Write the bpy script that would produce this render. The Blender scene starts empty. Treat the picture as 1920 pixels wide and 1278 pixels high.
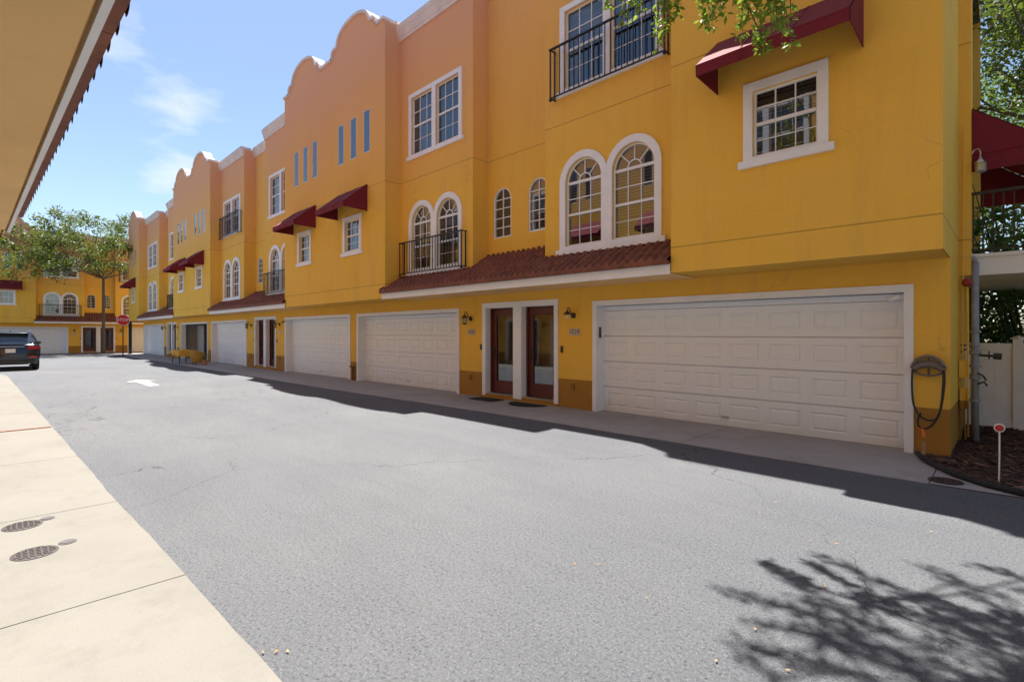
import bpy, bmesh, math, random
from mathutils import Vector, Matrix
from mathutils.geometry import tessellate_polygon
R = math.radians
random.seed(7)
S = bpy.context.scene
COL = S.collection

# ------------------------------------------------------------------ camera, world, sun
cam_d = bpy.data.cameras.new('camera'); cam = bpy.data.objects.new('camera', cam_d); COL.objects.link(cam)
cam.location = (0, 0, 1.6)
cam.rotation_euler = (R(90), 0, R(90 - 45.45))
cam_d.sensor_width = 36; cam_d.lens = 950 / 1920 * 36
cam_d.shift_y = -15 / 1920
cam_d.clip_start = 0.05; cam_d.clip_end = 2000
S.camera = cam
S.render.resolution_x = 1024; S.render.resolution_y = 681
S.view_settings.view_transform = 'Standard'; S.view_settings.look = 'None'
S.view_settings.exposure = 1.46; S.view_settings.gamma = 1
SUN = Vector((-0.373, 0.181, 1.0)).normalized()
W = bpy.data.worlds.new('World'); S.world = W; W.use_nodes = True
nt = W.node_tree; nt.nodes.clear()
wo = nt.nodes.new('ShaderNodeOutputWorld'); bg = nt.nodes.new('ShaderNodeBackground')
sky = nt.nodes.new('ShaderNodeTexSky'); sky.sky_type = 'NISHITA'; sky.sun_disc = False
sky.sun_elevation = math.asin(SUN.z); sky.sun_rotation = math.atan2(SUN.x, SUN.y)
sky.air_density = 1.0; sky.dust_density = .6; sky.ozone_density = 1.6
bg.inputs[1].default_value = 0.066
tc = nt.nodes.new('ShaderNodeTexCoord'); mp = nt.nodes.new('ShaderNodeMapping')
mp.inputs['Scale'].default_value = (1, 1, 2.6); mp.inputs['Location'].default_value = (0.35, 0.2, 0.1)
cn = nt.nodes.new('ShaderNodeTexNoise'); cn.inputs['Scale'].default_value = 4.2; cn.inputs['Detail'].default_value = 5; cn.inputs['Roughness'].default_value = .5
cr = nt.nodes.new('ShaderNodeValToRGB'); cr.color_ramp.elements[0].position = .60; cr.color_ramp.elements[1].position = .78
cr.color_ramp.elements[1].color = (.8, .8, .8, 1)
cmx = nt.nodes.new('ShaderNodeMix'); cmx.data_type = 'RGBA'
L = nt.links.new
L(tc.outputs['Generated'], mp.inputs[0]); L(mp.outputs[0], cn.inputs[0]); L(cn.outputs[0], cr.inputs[0])
L(cr.outputs[0], cmx.inputs[0]); L(sky.outputs[0], cmx.inputs[6]); cmx.inputs[7].default_value = (6.0, 6.2, 6.6, 1)
L(cmx.outputs[2], bg.inputs[0]); L(bg.outputs[0], wo.inputs[0])
sd = bpy.data.lights.new('sun', 'SUN'); sd.energy = 4.9; sd.angle = R(.5); sd.color = (1, .955, .88)
so = bpy.data.objects.new('sun', sd); COL.objects.link(so); so.rotation_euler = SUN.to_track_quat('Z', 'Y').to_euler()
so.location = (0, 0, 40)

# ------------------------------------------------------------------ materials
def nmat(name):
    m = bpy.data.materials.new(name); m.use_nodes = True
    n = m.node_tree; b = n.nodes['Principled BSDF']; return m, n, b
def noise(n, scale, detail=4, rough=.55, vec=None, stretch=None):
    t = n.nodes.new('ShaderNodeTexNoise'); t.inputs['Scale'].default_value = scale
    t.inputs['Detail'].default_value = detail; t.inputs['Roughness'].default_value = rough
    if vec is None:
        c = n.nodes.new('ShaderNodeTexCoord'); vec = c.outputs['Object']
    if stretch:
        mm = n.nodes.new('ShaderNodeMapping'); mm.inputs['Scale'].default_value = stretch
        n.links.new(vec, mm.inputs[0]); vec = mm.outputs[0]
    n.links.new(vec, t.inputs[0]); return t.outputs[0]
def ramp(n, f, stops):
    r = n.nodes.new('ShaderNodeValToRGB'); e = r.color_ramp.elements
    e[0].position, e[0].color = stops[0][0], (*stops[0][1], 1)
    e[1].position, e[1].color = stops[-1][0], (*stops[-1][1], 1)
    for p, c in stops[1:-1]:
        k = e.new(p); k.color = (*c, 1)
    n.links.new(f, r.inputs[0]); return r.outputs[0]
def mixc(n, f, a, b, mode='MIX'):
    m = n.nodes.new('ShaderNodeMix'); m.data_type = 'RGBA'; m.blend_type = mode
    for s, v in ((0, f), (6, a), (7, b)):
        if hasattr(v, 'links') or hasattr(v, 'is_linked'): n.links.new(v, m.inputs[s])
        elif s == 0: m.inputs[0].default_value = v
        else: m.inputs[s].default_value = (*v, 1)
    return m.outputs[2]
def mth(n, op, a, b=None, c=None):
    m = n.nodes.new('ShaderNodeMath'); m.operation = op
    for i, v in enumerate((a, b, c)):
        if v is None: continue
        if isinstance(v, (int, float)): m.inputs[i].default_value = v
        else: n.links.new(v, m.inputs[i])
    return m.outputs[0]
def bump(n, b, h, strength=.3, dist=.01):
    k = n.nodes.new('ShaderNodeBump'); k.inputs['Strength'].default_value = strength; k.inputs['Distance'].default_value = dist
    n.links.new(h, k.inputs['Height']); n.links.new(k.outputs[0], b.inputs['Normal'])
def simple(name, c, rough=.6, var=.12, scale=6, bmp=0, bscale=60, metal=0, spec=.5):
    m, n, b = nmat(name)
    f = noise(n, scale)
    lo = tuple(x * (1 - var) for x in c); hi = tuple(min(1, x * (1 + var)) for x in c)
    n.links.new(ramp(n, f, [(.3, lo), (.7, hi)]), b.inputs['Base Color'])
    b.inputs['Roughness'].default_value = rough; b.inputs['Metallic'].default_value = metal
    b.inputs['Specular IOR Level'].default_value = spec
    if bmp: bump(n, b, noise(n, bscale), bmp, .006)
    return m

def stucco(name='yellow_stucco', sky_cast=.3):
    m, n, b = nmat(name)
    c = n.nodes.new('ShaderNodeTexCoord'); sx = n.nodes.new('ShaderNodeSeparateXYZ'); n.links.new(c.outputs['Object'], sx.inputs[0])
    x, z = sx.outputs[0], sx.outputs[2]
    base = ramp(n, noise(n, .9, 5), [(.3, (.86, .50, .07)), (.55, (.89, .525, .08)), (.75, (.86, .51, .095))])
    streak = noise(n, 1.6, 6, .65, stretch=(2.2, 2.2, .25))
    base = mixc(n, ramp(n, streak, [(.52, (0, 0, 0)), (.78, (.42, .42, .42))]), base, (.60, .34, .12))
    drip = noise(n, 3.2, 5, .7, stretch=(3.2, 3.2, .12))
    base = mixc(n, ramp(n, drip, [(.56, (0,) * 3), (.74, (.16,) * 3)]), base, (.55, .31, .09))
    cv = n.nodes.new('ShaderNodeTexVoronoi'); cv.feature = 'DISTANCE_TO_EDGE'; cv.inputs['Scale'].default_value = .55
    wv = n.nodes.new('ShaderNodeVectorMath'); wv.operation = 'MULTIPLY_ADD'; wn = n.nodes.new('ShaderNodeTexNoise'); wn.inputs['Scale'].default_value = 1.5; wn.inputs['Detail'].default_value = 6
    n.links.new(c.outputs['Object'], wn.inputs[0]); n.links.new(wn.outputs['Color'], wv.inputs[0]); wv.inputs[1].default_value = (.8, .8, .8); n.links.new(c.outputs['Object'], wv.inputs[2]); n.links.new(wv.outputs[0], cv.inputs[0])
    hl = mth(n, 'MULTIPLY', mth(n, 'LESS_THAN', cv.outputs[0], .0022), ramp(n, noise(n, .6, 3), [(.52, (0,) * 3), (.58, (.28,) * 3)]))
    base = mixc(n, hl, base, (.30, .16, .05))
    fine = noise(n, 26, 4, .6)
    base = mixc(n, ramp(n, fine, [(.35, (.12,) * 3), (.7, (0,) * 3)]), base, (.5, .27, .05))
    # pink sky-light cast painted into the upper storey colour, uneven along its lower limit
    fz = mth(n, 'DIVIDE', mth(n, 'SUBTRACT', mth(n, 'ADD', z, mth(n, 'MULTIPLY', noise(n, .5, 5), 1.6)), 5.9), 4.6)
    fz = mth(n, 'MULTIPLY', mth(n, 'MAXIMUM', mth(n, 'MINIMUM', fz, 1), 0), sky_cast)
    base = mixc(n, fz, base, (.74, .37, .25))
    # painted brown wainscot band near the ground
    wc = mixc(n, noise(n, 3), (.36, .175, .032), (.42, .21, .042))
    edge = mth(n, 'LESS_THAN', z, .62)
    base = mixc(n, edge, base, wc)
    # stucco control joints
    g = None
    for zz in (2.96, 5.83):
        a = mth(n, 'LESS_THAN', mth(n, 'ABSOLUTE', mth(n, 'SUBTRACT', z, zz)), .009)
        g = a if g is None else mth(n, 'MAXIMUM', g, a)
    base = mixc(n, mth(n, 'MULTIPLY', g, .5), base, (.16, .09, .035))
    n.links.new(base, b.inputs['Base Color']); b.inputs['Roughness'].default_value = .86
    b.inputs['Specular IOR Level'].default_value = .25
    h = mth(n, 'ADD', noise(n, 55, 5, .7), mth(n, 'MULTIPLY', noise(n, 7, 3), 1.2))
    h = mth(n, 'SUBTRACT', h, mth(n, 'MULTIPLY', g, 1.5))
    bump(n, b, h, .35, .006)
    return m
M = {}
M['stucco'] = stucco(sky_cast=.15); M['stucco_mid'] = stucco('yellow_stucco_weak_sky_cast', .45); M['stucco_sky_cast'] = stucco('yellow_stucco_strong_sky_cast', .85)  # one stucco in three strengths of the painted pink sky-light cast
M['trim'] = simple('white_trim', (.84, .85, .89), .55, .05, 3, .1, 40)
def dirtywhite(name, c, dirt):
    m, n, b = nmat(name)
    cc = n.nodes.new('ShaderNodeTexCoord'); sx = n.nodes.new('ShaderNodeSeparateXYZ'); n.links.new(cc.outputs['Object'], sx.inputs[0])
    s = noise(n, 2.5, 6, .7, stretch=(3, 3, .5))
    base = mixc(n, ramp(n, s, [(.55, (0,) * 3), (.85, (.25,) * 3)]), c, dirt)
    low = mth(n, 'MULTIPLY', mth(n, 'SUBTRACT', 1, mth(n, 'DIVIDE', sx.outputs[2], .35)), mth(n, 'MULTIPLY', noise(n, 5, 5), .8))
    low = mth(n, 'MAXIMUM', mth(n, 'MINIMUM', low, .6), 0)
    base = mixc(n, low, base, dirt)
    n.links.new(base, b.inputs['Base Color']); b.inputs['Roughness'].default_value = .5
    bump(n, b, noise(n, 30), .06, .004); return m
M['garage'] = dirtywhite('garage_door_paint', (.86, .88, .92), (.60, .58, .56))
M['cap'] = simple('parapet_cap_paint', (.72, .62, .60), .7, .12, 2, .2, 40)
def tile():
    m, n, b = nmat('clay_tile')
    f = noise(n, 5, 3); base = ramp(n, f, [(.3, (.17, .052, .028)), (.5, (.24, .078, .040)), (.7, (.16, .06, .038))])
    vc = n.nodes.new('ShaderNodeTexVoronoi'); vc.inputs['Scale'].default_value = 4.6; c0 = n.nodes.new('ShaderNodeTexCoord'); n.links.new(c0.outputs['Object'], vc.inputs[0])
    s0 = n.nodes.new('ShaderNodeSeparateXYZ'); n.links.new(vc.outputs['Color'], s0.inputs[0])
    base = mixc(n, mth(n, 'MULTIPLY', s0.outputs[0], .6), base, (.10, .035, .028)); base = mixc(n, mth(n, 'MULTIPLY', s0.outputs[1], .3), base, (.34, .12, .07))
    base = mixc(n, ramp(n, noise(n, 22, 5, .7), [(.55, (0,) * 3), (.8, (.5,) * 3)]), base, (.09, .04, .035))
    n.links.new(base, b.inputs['Base Color']); b.inputs['Roughness'].default_value = .75
    bump(n, b, noise(n, 60), .3, .004); return m
M['tile'] = tile()
M['maroon'] = simple('maroon_canvas', (.17, .006, .018), .8, .12, 8, .15, 200)
M['iron'] = simple('black_iron', (.012, .012, .014), .45, .2, 20)
M['bronze'] = simple('lantern_metal', (.035, .04, .025), .5, .35, 30)
M['doorred'] = simple('dark_red_door_paint', (.115, .024, .016), .38, .1, 4)
M['soffit'] = simple('soffit_stucco', (.90, .585, .26), .9, .08, 1.6, .22, 45)
M['dark'] = simple('dark_gap', (.03, .02, .015), .9)
M['brass'] = simple('brass', (.6, .45, .2), .35, metal=1)
M['plastic_black'] = simple('black_plastic', (.02, .02, .02), .4)
M['silver'] = simple('silver_metal', (.6, .6, .6), .3, metal=1)
M['bulb'] = simple('frosted_glass', (.75, .70, .50), .3)
M['blind'] = None
def blind():
    m, n, b = nmat('window_blind')
    cc = n.nodes.new('ShaderNodeTexCoord'); sx = n.nodes.new('ShaderNodeSeparateXYZ'); n.links.new(cc.outputs['Object'], sx.inputs[0])
    fr = mth(n, 'FRACT', mth(n, 'MULTIPLY', sx.outputs[2], 18))
    k = ramp(n, fr, [(0, (.02, .02, .02)), (.3, (.06, .06, .058)), (.45, (.23, .225, .21)), (1, (.28, .27, .25))])
    n.links.new(k, b.inputs['Base Color']); b.inputs['Roughness'].default_value = .6; return m
M['blind'] = blind()
M['curtain'] = simple('pale_curtain', (.27, .255, .225), .9, .2, 3)
M['blueblind'] = simple('blue_grey_blind', (.09, .14, .27), .5, .15, 6)
def glass(name, tint=(.55, .6, .62), refl=.0, rough=.015):
    m, n, b = nmat(name); n.nodes.remove(b)
    o = n.nodes['Material Output']; tr = n.nodes.new('ShaderNodeBsdfTransparent'); gl = n.nodes.new('ShaderNodeBsdfGlossy')
    tr.inputs[0].default_value = (*tint, 1); gl.inputs[0].default_value = (.9, .95, 1, 1); gl.inputs['Roughness'].default_value = rough
    ge = n.nodes.new('ShaderNodeNewGeometry'); dt = n.nodes.new('ShaderNodeVectorMath'); dt.operation = 'DOT_PRODUCT'
    n.links.new(ge.outputs['Incoming'], dt.inputs[0]); n.links.new(ge.outputs['Normal'], dt.inputs[1])
    c5 = mth(n, 'POWER', mth(n, 'SUBTRACT', 1, mth(n, 'ABSOLUTE', dt.outputs['Value'])), 5)
    f = mth(n, 'MINIMUM', mth(n, 'ADD', mth(n, 'MULTIPLY', c5, .88 - refl), .10 + refl), 1)
    mx = n.nodes.new('ShaderNodeMixShader'); n.links.new(f, mx.inputs[0]); n.links.new(tr.outputs[0], mx.inputs[1]); n.links.new(gl.outputs[0], mx.inputs[2])
    k = n.nodes.new('ShaderNodeBump'); k.inputs['Strength'].default_value = .04; k.inputs['Distance'].default_value = .02
    n.links.new(noise(n, 1.3, 2), k.inputs['Height']); n.links.new(k.outputs[0], gl.inputs['Normal'])
    n.links.new(mx.outputs[0], o.inputs[0]); return m
M['glass'] = glass('window_glass', (.5, .5, .5), .06)
M['doorglass'] = glass('door_glass', (.6, .58, .55), .06, .04)
M['lampglass'] = simple('lamp_glass', (.55, .50, .32), .15)
def asphalt():
    m, n, b = nmat('asphalt')
    big = noise(n, .22, 6, .6)
    base = ramp(n, big, [(.3, (.094, .100, .116)), (.5, (.116, .121, .134)), (.7, (.136, .140, .150))])
    st = noise(n, 1.1, 6, .7, stretch=(.35, 1.3, 1))
    base = mixc(n, ramp(n, st, [(.45, (0,) * 3), (.72, (.4,) * 3)]), base, (.08, .083, .093))
    ty = noise(n, .9, 5, .6, stretch=(.08, 1.5, 1)); base = mixc(n, ramp(n, ty, [(.5, (0,) * 3), (.7, (.25,) * 3)]), base, (.155, .16, .165))
    ag = noise(n, 44, 5, .9)
    base = mixc(n, ramp(n, ag, [(.36, (1,) * 3), (.49, (0,) * 3)]), base, (.022, .022, .026))
    base = mixc(n, ramp(n, noise(n, 70, 4, .9), [(.54, (0,) * 3), (.66, (.8,) * 3)]), base, (.30, .30, .305))
    sp = n.nodes.new('ShaderNodeTexVoronoi'); sp.inputs['Scale'].default_value = .8; sp.inputs['Randomness'].default_value = 1
    c0 = n.nodes.new('ShaderNodeTexCoord'); n.links.new(c0.outputs['Object'], sp.inputs[0])
    sd_ = mth(n, 'ADD', sp.outputs['Distance'], mth(n, 'MULTIPLY', noise(n, 6, 4), .16))
    base = mixc(n, ramp(n, sd_, [(.10, (.4,) * 3), (.17, (0,) * 3)]), base, (.06, .058, .06))
    base = mixc(n, ramp(n, noise(n, .45, 7, .7), [(.58, (0,) * 3), (.66, (.14,) * 3)]), base, (.17, .175, .18))
    # hairline cracks
    cc = n.nodes.new('ShaderNodeTexCoord')
    dn = n.nodes.new('ShaderNodeTexNoise'); dn.inputs['Scale'].default_value = 1.5; dn.inputs['Detail'].default_value = 9; n.links.new(cc.outputs['Object'], dn.inputs[0])
    va = n.nodes.new('ShaderNodeVectorMath'); va.operation = 'ADD'; vs = n.nodes.new('ShaderNodeVectorMath'); vs.operation = 'SCALE'
    vs.inputs['Scale'].default_value = .9; n.links.new(dn.outputs['Color'], vs.inputs[0]); n.links.new(cc.outputs['Object'], va.inputs[0]); n.links.new(vs.outputs[0], va.inputs[1])
    vo = n.nodes.new('ShaderNodeTexVoronoi'); vo.feature = 'DISTANCE_TO_EDGE'; vo.inputs['Scale'].default_value = .22; n.links.new(va.outputs[0], vo.inputs[0])
    ck = mth(n, 'LESS_THAN', vo.outputs[0], mth(n, 'MULTIPLY', noise(n, 9, 3), .0026))
    ck = mth(n, 'MULTIPLY', ck, ramp(n, noise(n, .35, 3), [(.42, (0,) * 3), (.5, (.8,) * 3)]))
    base = mixc(n, ck, base, (.04, .038, .036))
    n.links.new(base, b.inputs['Base Color']); b.inputs['Roughness'].default_value = .85; b.inputs['Specular IOR Level'].default_value = .35
    h = mth(n, 'ADD', noise(n, 110, 4, .8), mth(n, 'MULTIPLY', noise(n, 12, 3), .5)); h = mth(n, 'SUBTRACT', h, mth(n, 'MULTIPLY', ck, .8))
    bump(n, b, h, .9, .01); return m
M['asphalt'] = asphalt()
def concrete(name, c1, c2, dirt, amt):
    m, n, b = nmat(name)
    base = ramp(n, noise(n, .7, 6, .6), [(.3, c1), (.7, c2)])
    base = mixc(n, ramp(n, noise(n, 1.9, 7, .75), [(.5, (0,) * 3), (.8, (amt,) * 3)]), base, dirt)
    base = mixc(n, ramp(n, noise(n, 120, 2, .7), [(.3, (.3,) * 3), (.45, (0,) * 3)]), base, dirt)
    n.links.new(base, b.inputs['Base Color']); b.inputs['Roughness'].default_value = .85; b.inputs['Specular IOR Level'].default_value = .3
    base = mixc(n, ramp(n, noise(n, 3.3, 8, .8), [(.60, (0,) * 3), (.72, (.35,) * 3)]), base, dirt)
    n.links.new(base, b.inputs['Base Color'])
    hh = mth(n, 'ADD', noise(n, 90, 4, .7), mth(n, 'MULTIPLY', noise(n, 40, 2, .5, stretch=(.1, 5, 1)), .5))
    bump(n, b, hh, .3, .004); return m
M['walk'] = concrete('sidewalk_concrete', (.185, .173, .154), (.213, .200, .178), (.125, .11, .095), .5)  # even cream-grey concrete with random stains
M['apron'] = concrete('apron_concrete', (.33, .305, .29), (.41, .385, .365), (.19, .17, .16), .5)
def mulch():
    m, n, b = nmat('mulch'); 
    cc = n.nodes.new('ShaderNodeTexCoord'); vo = n.nodes.new('ShaderNodeTexVoronoi'); vo.inputs['Scale'].default_value = 34
    n.links.new(cc.outputs['Object'], vo.inputs[0]); sx = n.nodes.new('ShaderNodeSeparateXYZ'); n.links.new(vo.outputs['Color'], sx.inputs[0])
    n.links.new(ramp(n, sx.outputs[0], [(.1, (.02, .011, .008)), (.6, (.075, .033, .02)), (.95, (.15, .075, .045))]), b.inputs['Base Color'])
    b.inputs['Roughness'].default_value = .95; bump(n, b, vo.outputs['Distance'], .8, .02); return m
M['mulch'] = mulch()
M['soil'] = simple('ground_soil', (.10, .09, .05), .95, .4, 2, .4, 20)
def leafmat(name, a, bb, c, tr=.35):
    m, n, b = nmat(name)
    cc = n.nodes.new('ShaderNodeTexCoord'); g = n.nodes.new('ShaderNodeNewGeometry')
    f = mth(n, 'ADD', mth(n, 'MULTIPLY', noise(n, .9, 3), .6), mth(n, 'MULTIPLY', g.outputs['Random Per Island'], .42))
    col = ramp(n, f, [(.25, a), (.5, bb), (.78, c)])
    n.links.new(col, b.inputs['Base Color']); b.inputs['Roughness'].default_value = .5
    t = n.nodes.new('ShaderNodeBsdfTranslucent'); n.links.new(mixc(n, .5, col, (.25, .35, .03)), t.inputs[0])
    mx = n.nodes.new('ShaderNodeMixShader'); mx.inputs[0].default_value = tr
    o = n.nodes['Material Output']; n.links.new(b.outputs[0], mx.inputs[1]); n.links.new(t.outputs[0], mx.inputs[2]); n.links.new(mx.outputs[0], o.inputs[0])
    return m
M['oak'] = leafmat('oak_leaves', (.03, .05, .014), (.07, .10, .022), (.15, .17, .035))
M['leaf_near'] = leafmat('spring_leaves', (.09, .17, .018), (.17, .28, .03), (.30, .40, .06), .5)
M['leaf_bush'] = leafmat('bush_leaves', (.02, .06, .012), (.055, .14, .022), (.15, .28, .05), .4)
M['bark'] = simple('oak_bark', (.12, .095, .075), .95, .35, 9, .8, 25)
M['vinyl'] = simple('white_vinyl', (.80, .79, .80), .4, .06, 2)
M['greypipe'] = simple('grey_pipe', (.30, .30, .31), .5, .15, 8)
M['car'] = simple('navy_car_paint', (.008, .010, .022), .16, .05, 2, spec=.8)
M['carglass'] = simple('car_glass', (.03, .045, .07), .06, .1, 2, spec=1)
M['tail'] = simple('red_lens', (.50, .015, .02), .15, .1, 20)
M['rubber'] = simple('rubber', (.02, .02, .02), .8)
M['stopred'] = simple('stop_sign_red', (.62, .018, .02), .4, .04)
M['white'] = simple('white_paint', (.82, .82, .80), .5, .03)
M['cloth'] = simple('yellow_tablecloth', (.66, .36, .04), .9, .12, 8, .2)
M['chair'] = simple('ochre_upholstery', (.42, .22, .035), .9, .15, 8, .2)
M['hose'] = simple('green_black_hose', (.02, .02, .016), .45)
M['hanger'] = simple('taupe_plastic', (.17, .14, .125), .5)
M['orange'] = simple('orange_plastic', (.9, .16, .02), .45)
M['iron_cover'] = simple('rusty_cast_iron', (.045, .033, .032), .6, .5, 30, .8, 70)
M['greydisc'] = simple('grey_cover', (.085, .075, .075), .7, .1)
M['mat'] = simple('doormat_fibre', (.018, .016, .014), .95, .3, 60, .6, 200)
M['wood'] = simple('pale_wood', (.4, .24, .12), .8)
M['redbell'] = simple('red_alarm', (.3, .02, .015), .35)
M['interior'] = simple('garage_interior', (.42, .40, .38), .9, .1)
M['paintmark'] = simple('worn_road_paint', (.42, .41, .38), .8, .35, 9)

# ------------------------------------------------------------------ mesh helpers
class MB:
    def __init__(s): s.v = []; s.f = []; s.m = []
    def vert(s, p): s.v.append(tuple(p)); return len(s.v) - 1
    def face(s, ids, mi=0): s.f.append(tuple(ids)); s.m.append(mi)
    def poly(s, pts, mi=0): s.face([s.vert(p) for p in pts], mi)
    def box(s, x0, x1, y0, y1, z0, z1, mi=0):
        b = len(s.v)
        for p in ((x0,y0,z0),(x1,y0,z0),(x1,y1,z0),(x0,y1,z0),(x0,y0,z1),(x1,y0,z1),(x1,y1,z1),(x0,y1,z1)): s.v.append(p)
        for f in ((0,3,2,1),(4,5,6,7),(0,1,5,4),(1,2,6,5),(2,3,7,6),(3,0,4,7)): s.face([b + i for i in f], mi)
    def tube(s, pts, r, n=8, mi=0, cap=True):
        pts = [Vector(p) for p in pts]; rr = r if isinstance(r, (list, tuple)) else [r] * len(pts)
        rings = []; up = None
        for i, p in enumerate(pts):
            d = (pts[min(i+1, len(pts)-1)] - pts[max(i-1, 0)]).normalized()
            if up is None:
                up = Vector((0, 0, 1)) if abs(d.z) < .9 else Vector((1, 0, 0))
            a = d.cross(up); 
            if a.length < 1e-4: a = d.cross(Vector((0, 1, 0)))
            a.normalize(); b = a.cross(d).normalized(); up = b
            rings.append([s.vert(p + (a * math.cos(t) + b * math.sin(t)) * rr[i]) for t in [2*math.pi*k/n for k in range(n)]])
        for i in range(len(rings)-1):
            for k in range(n): s.face((rings[i][k], rings[i][(k+1) % n], rings[i+1][(k+1) % n], rings[i+1][k]), mi)
        if cap: s.face(rings[0][::-1], mi); s.face(rings[-1], mi)
    def lathe(s, prof, c, n=16, mi=0, axis='z'):
        rings = []
        for r, z in prof:
            ring = []
            for k in range(n):
                t = 2*math.pi*k/n; a, b = r*math.cos(t), r*math.sin(t)
                p = (c[0]+a, c[1]+b, c[2]+z) if axis == 'z' else ((c[0]+a, c[1]+z, c[2]+b) if axis == 'y' else (c[0]+z, c[1]+a, c[2]+b))
                ring.append(s.vert(p))
            rings.append(ring)
        for i in range(len(rings)-1):
            for k in range(n): s.face((rings[i][k], rings[i][(k+1) % n], rings[i+1][(k+1) % n], rings[i+1][k]), mi)
        s.face(rings[0][::-1], mi); s.face(rings[-1], mi)
    def sheet(s, outline, holes, y, mi=0, back=False):
        loops = [outline] + list(holes)
        vl = [[Vector((p[0], p[1], 0)) for p in l] for l in loops]
        tris = tessellate_polygon(vl); flat = [p for l in loops for p in l]
        ids = [s.vert((p[0], y, p[1])) for p in flat]
        for t in tris:
            a, b, c = [flat[i] for i in t]
            ar = (b[0]-a[0])*(c[1]-a[1]) - (b[1]-a[1])*(c[0]-a[0])
            t = list(t)
            if (ar < 0) != back: t = t[::-1]
            s.face([ids[i] for i in t], mi)
    def rim(s, loop, y0, y1, mi=0):
        a = [s.vert((p[0], y0, p[1])) for p in loop]; b = [s.vert((p[0], y1, p[1])) for p in loop]; n = len(loop)
        for i in range(n): s.face((a[i], a[(i+1) % n], b[(i+1) % n], b[i]), mi)
    def slab(s, outline, holes, y0, y1, mi=0):   # extruded plate between y0 (front) and y1
        s.sheet(outline, holes, y0, mi); s.sheet(outline, holes, y1, mi, True)
        for l in [outline] + list(holes): s.rim(l, y0, y1, mi)
    def build(s, name, mats, parent=None, smooth=False, shift=(0, 0, 0), fix=True):
        me = bpy.data.meshes.new(name)
        me.from_pydata([(p[0]-shift[0], p[1]-shift[1], p[2]-shift[2]) for p in s.v], [], s.f)
        for m in (mats if isinstance(mats, (list, tuple)) else [mats]): me.materials.append(m)
        me.polygons.foreach_set('material_index', s.m)
        if smooth: me.polygons.foreach_set('use_smooth', [True] * len(me.polygons))
        if fix and len(s.f) < 20000:
            bm = bmesh.new(); bm.from_mesh(me); bmesh.ops.recalc_face_normals(bm, faces=bm.faces); bm.to_mesh(me); bm.free()
        o = bpy.data.objects.new(name, me); COL.objects.link(o)
        if parent: o.parent = parent
        return o
def tag(o, label=None, cat=None, group=None, kind=None):
    for k, v in (('label', label), ('category', cat), ('group', group), ('kind', kind)):
        if v: o[k] = v
    return o
def empty(name, mat, label, cat, group=None):
    o = bpy.data.objects.new(name, None); o.empty_display_size = .2; COL.objects.link(o)
    o.matrix_world = mat if isinstance(mat, Matrix) else Matrix.Translation(mat)
    return tag(o, label, cat, group)
def text(s, size, name, m, parent, mat4):
    c = bpy.data.curves.new(name + '_curve', 'FONT'); c.body = s; c.size = size; c.align_x = 'CENTER'; c.align_y = 'CENTER'; c.extrude = .002
    tmp = bpy.data.objects.new(name + '_curve', c); COL.objects.link(tmp)
    bpy.context.view_layer.update()
    me = bpy.data.meshes.new_from_object(tmp.evaluated_get(bpy.context.evaluated_depsgraph_get()))
    bpy.data.objects.remove(tmp); me.materials.clear(); me.materials.append(m)
    o = bpy.data.objects.new(name, me); COL.objects.link(o)
    if parent: o.parent = parent
    o.matrix_local = mat4; return o
def arch(x0, x1, z0, zs, n=18, rz=None):
    cx = (x0+x1)/2; r = (x1-x0)/2; rz = rz or r
    return [(x0, z0), (x1, z0)] + [(cx + r*math.cos(math.pi*k/n), zs + rz*math.sin(math.pi*k/n)) for k in range(n+1)]
def rect(x0, x1, z0, z1): return [(x0, z0), (x1, z0), (x1, z1), (x0, z1)]
def gz(x): return -0.0027 * max(0, -x - 8)

# ------------------------------------------------------------------ townhouse parts (row frame: x along facade, y into building, z up)
class House:
    def __init__(s, rowM, x0, label, group='terraced yellow townhouses'):
        s.x0 = x0; s.sh = (x0, 0, 0)
        s.root = empty('townhouse', rowM @ Matrix.Translation((x0, 0, 0)), label, 'townhouse', group)
    def b(s, mb, name, mat, parent=None, smooth=False):
        o = mb.build(name, mat, parent or s.root, smooth, s.sh); return o

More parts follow.
